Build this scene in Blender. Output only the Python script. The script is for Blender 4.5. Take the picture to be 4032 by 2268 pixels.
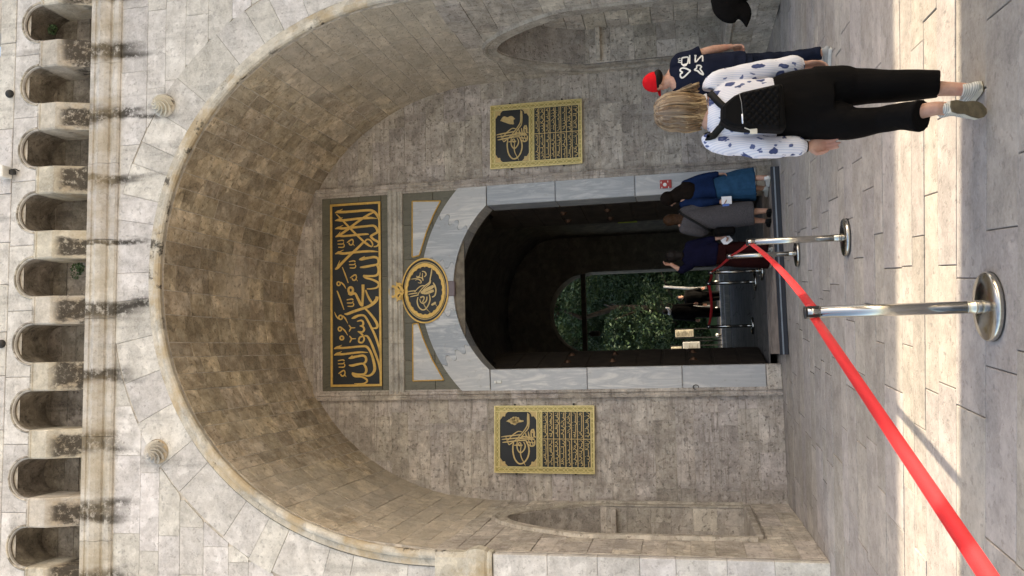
import bpy, math, random
import numpy as np
from mathutils import Vector, Matrix, noise as mnoise
from mathutils.bvhtree import BVHTree

random.seed(11)
R = random.Random(5)
SC = bpy.context.scene
for o in list(bpy.data.objects):
    bpy.data.objects.remove(o)
COL = SC.collection

# ------------------------------------------------------------------ camera
# the photograph is a portrait picture lying on its side: world up runs to the left of the frame
FPX, PITCH, YAW, ROLL, CAMH = 3164.0, 0.2045023, 0.0890610, 0.0414507, 1.55
def _basis():
    F = Vector((math.sin(YAW)*math.cos(PITCH), math.cos(YAW)*math.cos(PITCH), math.sin(PITCH)))
    Rt = Vector((math.cos(YAW), -math.sin(YAW), 0)); U = Rt.cross(F)
    return F, Rt*math.cos(ROLL)-U*math.sin(ROLL), U*math.cos(ROLL)+Rt*math.sin(ROLL)
CF, CI, CJ = _basis()
cam = bpy.data.cameras.new('camera'); camo = bpy.data.objects.new('camera', cam); COL.objects.link(camo)
cam.sensor_width = 36.0; cam.lens = 36.0*FPX/4032.0; cam.clip_start = 0.05; cam.clip_end = 3000
cx, cy, cz = -CJ, CI, -CF
camo.matrix_world = Matrix(((cx.x, cy.x, cz.x, 0), (cx.y, cy.y, cz.y, 0), (cx.z, cy.z, cz.z, CAMH), (0, 0, 0, 1)))
SC.camera = camo
# a photo pixel gives a direction; the wall, ground or depth it meets gives the distance
def _ray(px, py): return CF*FPX + CI*((2268-py)-1134) - CJ*(px-2016)
def PY(px, py, y):
    d = _ray(px, py); return Vector((0, 0, CAMH)) + d*(y/d.y)
def PZ(px, py, z=0.0):
    d = _ray(px, py); return Vector((0, 0, CAMH)) + d*((z-CAMH)/d.z)
def CR(x0, y0, k):
    return lambda x, y, Y: PY(x0+x*k, y0+y*k, Y)
DS = 4032/2576
def DY(x, y, Y): return PY(x*DS, y*DS, Y)

# ------------------------------------------------------------------ light
SUN_T = Vector((-1.0, 0.21, -0.76)).normalized()      # the way the sunlight travels
w = bpy.data.worlds.new('World'); SC.world = w; w.use_nodes = True
nt = w.node_tree; bg = nt.nodes['Background']
sky = nt.nodes.new('ShaderNodeTexSky'); sky.sky_type = 'NISHITA'; sky.sun_disc = False
sky.sun_elevation = math.asin(-SUN_T.z); sky.sun_rotation = math.atan2(-SUN_T.x, -SUN_T.y)
sky.air_density = 1.0; sky.dust_density = 3.0; sky.ozone_density = 1.0
nt.links.new(sky.outputs[0], bg.inputs[0]); bg.inputs[1].default_value = 0.15
sl = bpy.data.lights.new('sun', 'SUN'); sl.energy = 2.9; sl.angle = math.radians(0.8); sl.color = (1.0, 0.93, 0.82)
so = bpy.data.objects.new('sun', sl); COL.objects.link(so); so.location = (20, -5, 30)
so.rotation_euler = SUN_T.to_track_quat('-Z', 'Y').to_euler()
SC.view_settings.view_transform = 'Standard'; SC.view_settings.look = 'None'
SC.view_settings.exposure = 1.66; SC.view_settings.gamma = 1.0
SC.view_settings.use_curve_mapping = False
SC.view_settings.use_white_balance = True; SC.view_settings.white_balance_temperature = 8000; SC.view_settings.white_balance_tint = 10
SC.render.engine = 'CYCLES'
SC.cycles.max_bounces = 8; SC.cycles.diffuse_bounces = 5

# ------------------------------------------------------------------ helpers
WM = {}
def adopt(o, parent):
    if parent is not None:
        o.parent = parent; o.matrix_parent_inverse = WM.get(parent.name, Matrix()).inverted()
def mk(name, V, Fc, m=None, parent=None, smooth=False, kind=None):
    me = bpy.data.meshes.new(name); me.from_pydata([tuple(v) for v in V], [], [tuple(f) for f in Fc]); me.update()
    if m: me.materials.append(m)
    if smooth: me.polygons.foreach_set('use_smooth', [True]*len(me.polygons))
    o = bpy.data.objects.new(name, me); COL.objects.link(o); adopt(o, parent)
    if kind: o['kind'] = kind
    return o
def tag(o, label, cat, group=None):
    o['label'] = label; o['category'] = cat
    if group: o['group'] = group
    return o
def empty(name, loc, label=None, cat=None, group=None):
    o = bpy.data.objects.new(name, None); COL.objects.link(o); o.location = loc; o.empty_display_size = 0.2
    WM[o.name] = Matrix.Translation(Vector(loc))
    if label: tag(o, label, cat, group)
    return o
class MB:
    def __init__(s): s.v = []; s.f = []
    def add(s, V, Fc):
        n = len(s.v); s.v += [Vector(v) for v in V]; s.f += [tuple(i+n for i in f) for f in Fc]; return s
    def box(s, lo, hi):
        x0, y0, z0 = lo; x1, y1, z1 = hi
        return s.add([(x0,y0,z0),(x1,y0,z0),(x1,y1,z0),(x0,y1,z0),(x0,y0,z1),(x1,y0,z1),(x1,y1,z1),(x0,y1,z1)],
                     [(0,3,2,1),(4,5,6,7),(0,1,5,4),(1,2,6,5),(2,3,7,6),(3,0,4,7)])
    def bbox(s, lo, hi, c=0.01):
        # box with chamfered edges
        x0, y0, z0 = lo; x1, y1, z1 = hi; P = []
        c = min(c, (x1-x0)/3, (y1-y0)/3, (z1-z0)/3)
        idx = {}
        for ix, X in enumerate((x0, x1)):
            for iy, Y in enumerate((y0, y1)):
                for iz, Z in enumerate((z0, z1)):
                    dx, dy, dz = (c, -c)[ix], (c, -c)[iy], (c, -c)[iz]
                    for a, p in enumerate(((X, Y+dy, Z+dz), (X+dx, Y, Z+dz), (X+dx, Y+dy, Z))):
                        idx[ix, iy, iz, a] = len(P); P.append(p)
        g = lambda ix, iy, iz, a: idx[ix, iy, iz, a]
        Fs = []
        for s_ in (0, 1):
            Fs.append([g(s_,0,0,0), g(s_,1,0,0), g(s_,1,1,0), g(s_,0,1,0)][::(1 if s_ else -1)])
            Fs.append([g(0,s_,0,1), g(1,s_,0,1), g(1,s_,1,1), g(0,s_,1,1)][::(-1 if s_ else 1)])
            Fs.append([g(0,0,s_,2), g(1,0,s_,2), g(1,1,s_,2), g(0,1,s_,2)][::(1 if s_ else -1)])
        for i in (0, 1):
            for j in (0, 1):
                Fs.append([g(0,i,j,1), g(1,i,j,1), g(1,i,j,2), g(0,i,j,2)])
                Fs.append([g(i,0,j,0), g(i,1,j,0), g(i,1,j,2), g(i,0,j,2)])
                Fs.append([g(i,j,0,0), g(i,j,1,0), g(i,j,1,1), g(i,j,0,1)])
                for k in (0, 1): Fs.append([g(i,j,k,0), g(i,j,k,1), g(i,j,k,2)])
        return s.add(P, Fs)
    def tube(s, pts, rad, n=10, caps=True, flat=1.0, up=None, round_ends=False):
        pts = [Vector(p) for p in pts]
        if not hasattr(rad, '__len__'): rad = [rad]*len(pts)
        rad = list(rad)
        if round_ends:
            d0 = (pts[0]-pts[1]).normalized(); d1 = (pts[-1]-pts[-2]).normalized(); r0, r1 = rad[0], rad[-1]
            r0s = r0[0] if hasattr(r0, '__len__') else r0; r1s = r1[0] if hasattr(r1, '__len__') else r1
            sc = lambda r, k: (r[0]*k, r[1]*k) if hasattr(r, '__len__') else r*k
            pts = [pts[0]+d0*r0s*.95, pts[0]+d0*r0s*.6]+pts+[pts[-1]+d1*r1s*.6, pts[-1]+d1*r1s*.95]
            rad = [sc(r0, .25), sc(r0, .78)]+rad+[sc(r1, .78), sc(r1, .25)]
        N = len(pts); V = []; prev = None
        for i, p in enumerate(pts):
            t = (pts[min(i+1, N-1)]-pts[max(i-1, 0)])
            if t.length < 1e-9: t = Vector((0, 0, 1))
            t.normalize()
            ref = Vector(up) if up is not None else (prev if prev is not None else (Vector((0, 0, 1)) if abs(t.z) < .9 else Vector((1, 0, 0))))
            b = ref - t*ref.dot(t)
            if b.length < 1e-6: b = Vector((1, 0, 0)) - t*t.x
            b.normalize(); a = t.cross(b)
            if up is None: prev = b
            r = rad[i]; ra, rb = (r if hasattr(r, '__len__') else (r, r*flat))
            for k in range(n):
                th = 2*math.pi*k/n; V.append(p + a*(ra*math.cos(th)) + b*(rb*math.sin(th)))
        Fs = [(i*n+k, i*n+(k+1) % n, (i+1)*n+(k+1) % n, (i+1)*n+k) for i in range(N-1) for k in range(n)]
        if caps: Fs += [tuple(range(n-1, -1, -1)), tuple((N-1)*n+k for k in range(n))]
        return s.add(V, Fs)
    def lathe(s, prof, c=(0, 0, 0), n=24, axis='z'):
        V = []; c = Vector(c)
        for r, h in prof:
            for k in range(n):
                th = 2*math.pi*k/n
                q = (r*math.cos(th), r*math.sin(th), h) if axis == 'z' else (r*math.cos(th), h, r*math.sin(th))
                V.append(c+Vector(q))
        m = len(prof)
        Fs = [(i*n+k, i*n+(k+1) % n, (i+1)*n+(k+1) % n, (i+1)*n+k) for i in range(m-1) for k in range(n)]
        Fs += [tuple(range(n-1, -1, -1)), tuple((m-1)*n+k for k in range(n))]
        return s.add(V, Fs)
    def ell(s, c, r, n=14, m=9, rot=None):
        V = []; c = Vector(c)
        for i in range(m+1):
            ph = math.pi*i/m; ph = min(max(ph, .05), math.pi-.05)
            for k in range(n):
                th = 2*math.pi*k/n
                q = Vector((r[0]*math.sin(ph)*math.cos(th), r[1]*math.sin(ph)*math.sin(th), r[2]*math.cos(ph)))
                if rot: q = rot @ q
                V.append(c+q)
        Fs = [(i*n+k, (i+1)*n+k, (i+1)*n+(k+1) % n, i*n+(k+1) % n) for i in range(m) for k in range(n)]
        Fs += [tuple(range(n)), tuple(m*n+k for k in range(n-1, -1, -1))]
        return s.add(V, Fs)
    def prism(s, poly, fn, d0, d1, inset=0.0):
        # polygon in 2-D, laid on a surface by fn(a, b, d); front at d1 (optionally inset), back at d0
        n = len(poly); A = sum(poly[i][0]*poly[(i+1) % n][1]-poly[(i+1) % n][0]*poly[i][1] for i in range(n))
        if A < 0: poly = poly[::-1]
        def off(e):
            out = []
            for i in range(n):
                p, q, r = Vector(poly[i-1]), Vector(poly[i]), Vector(poly[(i+1) % n])
                e1 = (q-p); e2 = (r-q)
                n1 = Vector((-e1.y, e1.x)).normalized() if e1.length > 1e-9 else Vector((0, 0))
                n2 = Vector((-e2.y, e2.x)).normalized() if e2.length > 1e-9 else n1
                m = (n1+n2); L = m.length
                m = m/L if L > .3 else n1
                out.append(q+m*e/max(.5, m.dot(n1)))
            return out
        V = [fn(p[0], p[1], d0) for p in poly]
        if inset > 0:
            V += [fn(p[0], p[1], d1-inset*.8) for p in poly]; V += [fn(p.x, p.y, d1) for p in off(inset)]; L = 3
        else:
            V += [fn(p[0], p[1], d1) for p in poly]; L = 2
        Fs = [(l*n+i, l*n+(i+1) % n, (l+1)*n+(i+1) % n, (l+1)*n+i) for l in range(L-1) for i in range(n)]
        Fs += [tuple((L-1)*n+i for i in range(n)), tuple(range(n-1, -1, -1))]
        return s.add(V, Fs)
    def make(s, name, m=None, parent=None, smooth=False, kind=None): return mk(name, s.v, s.f, m, parent, smooth, kind)

def fix_normals(o):
    import bmesh
    bm = bmesh.new(); bm.from_mesh(o.data); bmesh.ops.recalc_face_normals(bm, faces=bm.faces); bm.to_mesh(o.data); bm.free()

def remesh(mb, name, vox, m, parent=None, smooth=2, noise_amp=0.0, noise_scale=8.0, fn=None):
    # one continuous surface out of overlapping closed shapes
    tmp = mb.make('tmp'); fix_normals(tmp)
    md = tmp.modifiers.new('r', 'REMESH'); md.mode = 'VOXEL'; md.voxel_size = vox; md.use_smooth_shade = True
    if smooth:
        ms = tmp.modifiers.new('s', 'SMOOTH'); ms.factor = .5; ms.iterations = smooth
    dg = bpy.context.evaluated_depsgraph_get(); ev = tmp.evaluated_get(dg)
    me = bpy.data.meshes.new_from_object(ev); me.name = name
    bpy.data.objects.remove(tmp)
    if noise_amp or fn:
        n = len(me.vertices); co = np.empty(n*3); me.vertices.foreach_get('co', co); co = co.reshape(-1, 3)
        no = np.empty(n*3); me.vertices.foreach_get('normal', no); no = no.reshape(-1, 3)
        for i in range(n):
            d = 0.0
            if noise_amp: d += noise_amp*mnoise.noise(Vector((co[i][0]*noise_scale, co[i][1]*noise_scale, co[i][2]*noise_scale*.6)))
            if fn: d += fn(co[i], no[i])
            co[i] += no[i]*d
        me.vertices.foreach_set('co', co.reshape(-1)); me.update()
    me.materials.clear(); me.materials.append(m)
    me.polygons.foreach_set('use_smooth', [True]*len(me.polygons))
    o = bpy.data.objects.new(name, me); COL.objects.link(o); adopt(o, parent)
    return o

# ------------------------------------------------------------------ materials
class NT:
    def __init__(s, name):
        s.m = bpy.data.materials.new(name); s.m.use_nodes = True; s.t = s.m.node_tree
        s.b = s.t.nodes['Principled BSDF']; s.o = s.t.nodes['Material Output']
    def n(s, ty, **kw):
        x = s.t.nodes.new(ty)
        for k, v in kw.items():
            if k.startswith('_'): setattr(x, k[1:], v)
            else:
                key = int(k[1:]) if k[0] == 'i' and k[1:].isdigit() else k
                s.set(x.inputs[key], v)
        return x
    def set(s, sock, v):
        if hasattr(v, 'is_output') or isinstance(v, bpy.types.NodeSocket): s.t.links.new(v, sock)
        else: sock.default_value = v
    def math(s, op, a, b=0.0, c=0.0, clamp=False):
        x = s.n('ShaderNodeMath', _operation=op, _use_clamp=clamp); s.set(x.inputs[0], a); s.set(x.inputs[1], b)
        if op in ('WRAP', 'MULTIPLY_ADD', 'SMOOTH_MIN'): s.set(x.inputs[2], c)
        return x.outputs[0]
    def mix(s, f, a, b, bt='MIX'):
        x = s.n('ShaderNodeMix', _data_type='RGBA', _blend_type=bt)
        s.set(x.inputs[0], f); s.set(x.inputs[6], a if not isinstance(a, tuple) else (*a[:3], 1)); s.set(x.inputs[7], b if not isinstance(b, tuple) else (*b[:3], 1))
        return x.outputs[2]
    def ramp(s, v, lo, hi, a=0.0, b=1.0, smooth=True):
        x = s.n('ShaderNodeMapRange', _interpolation_type='SMOOTHSTEP' if smooth else 'LINEAR')
        for i, q in enumerate((v, lo, hi, a, b)): s.set(x.inputs[i], q)
        return x.outputs[0]
    def noise(s, co, scale, detail=4.0, rough=.55, dist=0.0):
        x = s.n('ShaderNodeTexNoise'); s.set(x.inputs['Vector'], co); x.inputs['Scale'].default_value = scale
        x.inputs['Detail'].default_value = detail; x.inputs['Roughness'].default_value = rough; x.inputs['Distortion'].default_value = dist
        return x.outputs[0]
    def voro(s, co, scale, feat='F1'):
        x = s.n('ShaderNodeTexVoronoi', _feature=feat); s.set(x.inputs['Vector'], co); x.inputs['Scale'].default_value = scale
        return x.outputs['Distance']
    def scale(s, co, v):
        x = s.n('ShaderNodeVectorMath', _operation='MULTIPLY'); s.set(x.inputs[0], co); x.inputs[1].default_value = v; return x.outputs[0]
    def pos(s): return s.n('ShaderNodeNewGeometry').outputs['Position']
    def obj(s): return s.n('ShaderNodeTexCoord').outputs['Object']
    def rnd(s): return s.n('ShaderNodeObjectInfo').outputs['Random']
    def xyz(s, co): return s.n('ShaderNodeSeparateXYZ', i0=co).outputs
    def bump(s, h, st=.3, dist=.02):
        x = s.n('ShaderNodeBump', Strength=st, Distance=dist, Height=h); s.t.links.new(x.outputs[0], s.b.inputs['Normal'])
    def fin(s, col=None, rough=.8, metal=0.0, spec=None):
        if col is not None: s.set(s.b.inputs['Base Color'], col if not isinstance(col, tuple) else (*col[:3], 1))
        s.set(s.b.inputs['Roughness'], rough); s.set(s.b.inputs['Metallic'], metal)
        if spec is not None: s.b.inputs['Specular IOR Level'].default_value = spec
        return s.m
def stone_mat(name, c1, c2, c3, rnd_amt=.35, pits=.5, streak=.3, rough=.88, bump=.35, hscale=1.0, layer=0.0, extra=None, grit=.42, patch=.2):
    k = NT(name); p = k.pos(); r = k.rnd()
    off = k.n('ShaderNodeVectorMath', _operation='ADD'); k.set(off.inputs[0], p)
    cm = k.n('ShaderNodeCombineXYZ'); k.set(cm.inputs[0], k.math('MULTIPLY', r, 37.0)); k.set(cm.inputs[2], k.math('MULTIPLY', r, 91.0))
    k.set(off.inputs[1], cm.outputs[0]); q = off.outputs[0]
    n1 = k.noise(p, 1.5*hscale, 8, .68); n2 = k.noise(q, 5.0*hscale, 8, .65); n3 = k.noise(p, 38*hscale, 4, .7)
    col = k.mix(k.ramp(n1, .3, .7), c1, c2)
    col = k.mix(k.math('MULTIPLY', k.ramp(n2, .40, .66), .8), col, c3)
    # every stone a little lighter, darker, warmer or greyer than the next
    val = k.math('ADD', 1.0-rnd_amt*.5, k.math('MULTIPLY', r, rnd_amt))
    vv = k.n('ShaderNodeCombineXYZ'); [k.set(vv.inputs[i], val) for i in range(3)]
    r2 = k.math('FRACT', k.math('MULTIPLY', r, 7.31)); k.set(vv.inputs[2], k.math('MULTIPLY', val, k.math('ADD', .95, k.math('MULTIPLY', r2, .1))))
    col = k.mix(1.0, col, vv.outputs[0], 'MULTIPLY')
    if layer:
        ln = k.noise(k.scale(q, (1.5, 1.5, 22.0)), 1.0, 4, .6, .6)
        col = k.mix(k.math('MULTIPLY', k.ramp(ln, .5, .72), layer), col, tuple(x*.72 for x in c2))
    st = k.noise(k.scale(p, (5.0, 5.0, .45)), 1.0, 6, .6)
    col = k.mix(k.math('MULTIPLY', k.ramp(st, .52, .75), streak), col, tuple(x*.28 for x in c2))
    pn = k.noise(q, 16*hscale, 3, .75); pm = k.math('MULTIPLY', k.ramp(pn, .56, .67), pits)
    vo = k.n('ShaderNodeTexVoronoi', _feature='F1', Scale=3.4*hscale); wp = k.n('ShaderNodeVectorMath', _operation='ADD'); wn = k.n('ShaderNodeTexNoise', Vector=p, Scale=7.0); ws = k.n('ShaderNodeVectorMath', _operation='SCALE'); k.set(ws.inputs[0], wn.outputs['Color']); ws.inputs['Scale'].default_value = .22
    k.set(wp.inputs[0], k.scale(p, (1.0, 1.0, 1.9))); k.set(wp.inputs[1], ws.outputs[0]); k.set(vo.inputs['Vector'], wp.outputs[0])
    pt = k.ramp(k.xyz(vo.outputs['Color'])[0], 0, 1, 1.0-patch, 1.0+patch*.7, False); pv_ = k.n('ShaderNodeCombineXYZ'); [k.set(pv_.inputs[i], pt) for i in range(3)]
    col = k.mix(1.0, col, pv_.outputs[0], 'MULTIPLY')
    gr = k.ramp(k.noise(q, 4.2*hscale, 10, .8), .32, .68, 1.0-grit, 1.0+grit*.5, False)
    gv = k.n('ShaderNodeCombineXYZ'); [k.set(gv.inputs[i], gr) for i in range(3)]
    col = k.mix(1.0, col, gv.outputs[0], 'MULTIPLY')
    col = k.mix(pm, col, tuple(x*.42 for x in c2))
    col = k.mix(k.ramp(n3, .25, .8, .0, .35), col, tuple(min(1, x*1.18) for x in c1))
    if extra: col = extra(k, p, col)
    h = k.math('ADD', k.math('MULTIPLY', n2, .5), k.math('SUBTRACT', k.math('MULTIPLY', n3, .35), k.math('MULTIPLY', pm, .9)))
    k.bump(h, bump, .03)
    return k.fin(col, rough, spec=.25)
def plain(name, col, rough=.7, metal=0.0, spec=None, var=.12, sc=6.0, bump=0.0, bsc=60.0):
    k = NT(name); p = k.obj(); n = k.noise(p, sc, 5, .6)
    c = k.mix(k.ramp(n, .3, .7), tuple(x*(1-var) for x in col), tuple(min(1, x*(1+var)) for x in col))
    if bump: k.bump(k.noise(p, bsc, 3, .6), bump, .01)
    return k.fin(c, rough, metal, spec)
# ================================================================== STRUCTURE
XC, AH, Z0 = 1.24, 3.62, 4.67          # recess centre, half width, springing height
YF, YB, YU = 9.963, 13.49, 9.72        # facade plane, door wall plane, plane of the corbelled upper wall
BF, BB, NE = 3.95, 3.76, 2.12          # rise of the vault at front and back, fullness
XL, XR = XC-AH, XC+AH
YFAR = 24.0

def soot(k, p, col):
    # black rain streaks that run down below every corbel
    x, y, z = k.xyz(p)
    wob = k.noise(k.scale(p, (3.0, 3.0, 1.2)), 1.0, 4, .6)
    xx = k.math('ADD', x, k.math('MULTIPLY', k.math('SUBTRACT', wob, .5), .34))
    wr = k.math('ABSOLUTE', k.math('WRAP', k.math('SUBTRACT', xx, 0.831), .468, -.468))
    big = k.noise(k.scale(p, (.9, .0, .12)), 1.0, 2, .5)
    wid = k.math('ADD', .0, k.ramp(big, .32, .66, .05, .26))
    m = k.math('SUBTRACT', 1.0, k.ramp(k.math('DIVIDE', wr, wid), .35, 1.0))
    low = k.math('SUBTRACT', 9.3, k.ramp(k.noise(k.scale(p, (1.6, 0, 0)), 1.0, 3, .6), .4, .75, .0, 1.0))
    m = k.math('MULTIPLY', m, k.ramp(z, k.math('SUBTRACT', low, .35), k.math('ADD', low, .35)))
    m = k.math('MULTIPLY', m, k.ramp(k.noise(p, 11, 6, .75), .36, .52, .25, 1.0)); m = k.math('MULTIPLY', m, k.ramp(z, 9.86, 9.80))
    col = k.mix(k.math('MULTIPLY', m, .95), col, (.03, .025, .02))
    # tan wash on the mouldings
    t = k.math('MULTIPLY', k.ramp(z, 9.25, 9.45), k.ramp(z, 10.3, 10.0))
    t = k.math('MULTIPLY', t, k.ramp(k.noise(k.scale(p, (2.5, 2.5, .5)), 1.0, 5, .6), .35, .62, .1, .55))
    return k.mix(t, col, (.37, .30, .20))
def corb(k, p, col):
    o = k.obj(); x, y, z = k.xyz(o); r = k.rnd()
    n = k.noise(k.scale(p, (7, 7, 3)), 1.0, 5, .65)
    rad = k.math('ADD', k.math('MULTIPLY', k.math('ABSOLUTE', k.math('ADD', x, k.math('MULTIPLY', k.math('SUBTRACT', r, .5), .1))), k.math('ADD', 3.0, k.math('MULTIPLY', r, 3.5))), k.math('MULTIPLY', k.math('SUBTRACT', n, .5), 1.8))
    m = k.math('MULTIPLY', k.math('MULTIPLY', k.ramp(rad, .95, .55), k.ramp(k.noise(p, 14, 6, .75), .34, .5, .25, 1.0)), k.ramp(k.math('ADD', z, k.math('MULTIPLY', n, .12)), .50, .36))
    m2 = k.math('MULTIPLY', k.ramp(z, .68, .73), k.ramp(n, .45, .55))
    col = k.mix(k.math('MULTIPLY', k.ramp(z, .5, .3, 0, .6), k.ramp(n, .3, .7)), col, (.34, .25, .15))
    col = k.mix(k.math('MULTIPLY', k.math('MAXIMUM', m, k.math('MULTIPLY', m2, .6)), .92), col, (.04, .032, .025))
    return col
def browns(k, p, col):
    n = k.noise(k.scale(p, (.55, .5, .55)), 1.0, 4, .6)
    x, y, z = k.xyz(p)
    g = k.math('ADD', n, k.math('MULTIPLY', k.math('SUBTRACT', z, 6.6), .085))
    return k.mix(k.ramp(g, .66, .42), col, k.mix(.5, col, (.55, .50, .43)))
M_face = stone_mat('facade_limestone', (.66, .64, .615), (.56, .535, .50), (.46, .435, .405), .28, .55, .6, extra=soot, grit=.34, patch=.14)
M_corb = stone_mat('corbel_limestone', (.60, .565, .50), (.52, .475, .40), (.45, .41, .34), .15, .3, .1, extra=corb)
M_vault = stone_mat('vault_limestone', (.54, .45, .335), (.34, .27, .185), (.66, .585, .47), .65, .75, .25, bump=.6, layer=.5, extra=browns, grit=.55, patch=.3)
M_back = stone_mat('travertine', (.51, .455, .405), (.37, .32, .28), (.62, .57, .52), .34, .7, .28, bump=.6, layer=.9, grit=.46)
M_rev = stone_mat('reveal_limestone', (.55, .495, .43), (.40, .35, .295), (.63, .58, .515), .5, .8, .28, bump=.55, layer=.5, grit=.45)
M_mort = plain('lime_mortar', (.47, .43, .375), .95, var=.3, sc=9)
M_mortd = plain('dark_mortar', (.17, .145, .115), .95, var=.3, sc=9)
M_pave = stone_mat('paving_stone', (.45, .412, .372), (.39, .355, .32), (.335, .306, .275), .26, .5, .0, rough=.74, bump=.3, grit=.36, patch=.12)
M_joint = plain('paving_joint', (.20, .185, .165), .95, var=.3)
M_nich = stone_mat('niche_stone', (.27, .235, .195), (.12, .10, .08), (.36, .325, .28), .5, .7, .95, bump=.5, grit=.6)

def stone(name, cols, fn, m, parent, c=.008, d=0.0, skirt=.06):
    cols = list(cols); a0, a1 = cols[0][0], cols[-1][0]
    if a1-a0 < 2.5*c: return None
    def at(a):
        for i in range(len(cols)-1):
            if cols[i][0] <= a <= cols[i+1][0] and cols[i+1][0] > cols[i][0]:
                t = (a-cols[i][0])/(cols[i+1][0]-cols[i][0])
                return (a, cols[i][1]+(cols[i+1][1]-cols[i][1])*t, cols[i][2]+(cols[i+1][2]-cols[i][2])*t)
        return cols[-1]
    mid = [q for q in cols[1:-1] if a0+c*1.2 < q[0] < a1-c*1.2]
    full = [cols[0], at(a0+c)]+mid+[at(a1-c), cols[-1]]
    V = []; n = len(full)
    for i, (a, b0, b1) in enumerate(full):
        h = b1-b0; cc = min(c, h*.3)
        for j, b in enumerate((b0, b0+cc, b1-cc, b1)):
            edge = i in (0, n-1) or j in (0, 3)
            V.append(fn(a, b, d-(c*.8 if edge else 0)))
    Fs = [(i*4+j, (i+1)*4+j, (i+1)*4+j+1, i*4+j+1) for i in range(n-1) for j in range(3)]
    per = [(i, 0) for i in range(n)]+[(n-1, j) for j in range(1, 4)]+[(i, 3) for i in range(n-2, -1, -1)]+[(0, j) for j in (2, 1)]
    base = len(V)
    for i, j in per:
        a, b0, b1 = full[i]; h = b1-b0; cc = min(c, h*.3)
        V.append(fn(a, (b0, b0+cc, b1-cc, b1)[j], d-skirt))
    L = len(per)
    for q in range(L):
        i, j = per[q]; i2, j2 = per[(q+1) % L]
        Fs.append((base+q, base+(q+1) % L, i2*4+j2, i*4+j))
    return mk(name, V, Fs, m, parent)

def rows_of(z0, z1, lo, hi, rng):
    out = [z0]
    while out[-1] < z1-hi*.7: out.append(out[-1]+rng.uniform(lo, hi))
    out[-1] = z1 if z1-out[-1] < lo*.6 else out[-1]
    if out[-1] < z1: out.append(z1)
    return out
def cuts_of(a0, a1, lo, hi, rng):
    out = [a0, a0+rng.uniform(lo*.35, hi)]
    while out[-1] < a1-lo*.5: out.append(out[-1]+rng.uniform(lo, hi))
    out[-1] = a1
    if len(out) > 2 and out[-1]-out[-2] < lo*.4: out.pop(-2)
    return out

# ---- vault profile
def prof(bh, n=160):
    P = []
    for i in range(n+1):
        t = math.pi*(1-i/n); c, s = math.cos(t), math.sin(t)
        P.append((XC+AH*math.copysign(abs(c)**(2/NE), c), Z0+bh*abs(s)**(2/NE)))
    return P
def arclen(P):
    L = [0.0]
    for i in range(1, len(P)): L.append(L[-1]+math.hypot(P[i][0]-P[i-1][0], P[i][1]-P[i-1][1]))
    return np.array(L)
PF, PBk = prof(BF), prof(BB); LF, LB = arclen(PF), arclen(PBk)
TF, TB = LF/LF[-1], LB/LB[-1]
PFx, PFz = np.array([p[0] for p in PF]), np.array([p[1] for p in PF]); PBx, PBz = np.array([p[0] for p in PBk]), np.array([p[1] for p in PBk])
def vpt(t, y):
    f = (y-YF)/(YB-YF); f = min(max(f, 0), 1); t = min(max(t, 0), 1)
    return (np.interp(t, TF, PFx)*(1-f)+np.interp(t, TB, PBx)*f, np.interp(t, TF, PFz)*(1-f)+np.interp(t, TB, PBz)*f)
def vtan(t, y):
    a, b = vpt(max(t-.004, 0), y), vpt(min(t+.004, 1), y); v = Vector((b[0]-a[0], b[1]-a[1])); return v.normalized()
def vault_fn(y, t, d):
    x, z = vpt(t, y); tg = vtan(t, y)
    return (x+tg.y*d, y, z-tg.x*d)             # d > 0 points into the recess
def ring_fn(t, r, d):
    x, z = vpt(t, YF); tg = vtan(t, YF)
    return (x-tg.y*r, YF-d, z+tg.x*r)
RW0, RW1 = .21, .86
ext = [ring_fn(t, RW1-.04, 0) for t in np.linspace(0, 1, 200)]
EXx = np.array([e[0] for e in ext]); EXz = np.array([e[2] for e in ext])
def zE(x): return float(np.interp(x, EXx, EXz)) if EXx[0] < x < EXx[-1] else -1.0

gate = empty('gatehouse', (XC, YF, 0), 'weathered pale limestone gatehouse with a deep arched porch and a corbelled parapet', 'gatehouse')

# ---- front wall
# core sheet behind the blocks, with the arch left open
mb = MB(); xs = sorted(set([-14, -9, -5, XL, XR, 7, 9.2]+list(np.linspace(XL, XR, 80))))
for i in range(len(xs)-1):
    xa, xb = xs[i], xs[i+1]; ins = xa >= XL-1e-6 and xb <= XR+1e-6
    za = float(np.interp(xa, PFx, PFz)) if ins else 0; zb = float(np.interp(xb, PFx, PFz)) if ins else 0
    mb.add([(xa, YF+.011, za), (xb, YF+.011, zb), (xb, YF+.011, 9.788), (xa, YF+.011, 9.788), (xa, YF+.36, 9.788), (xb, YF+.36, 9.788), (xb, YF+.36, 11.3), (xa, YF+.36, 11.3)], [(0, 1, 2, 3), (3, 2, 5, 4), (4, 5, 6, 7)])
fw = mb.make('front_wall', M_mort, gate)
def front_fn(a, b, d): return (a, YF-d, b)
rng = random.Random(3)
rz = rows_of(0.0, 9.36, .29, .40, rng)
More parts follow.
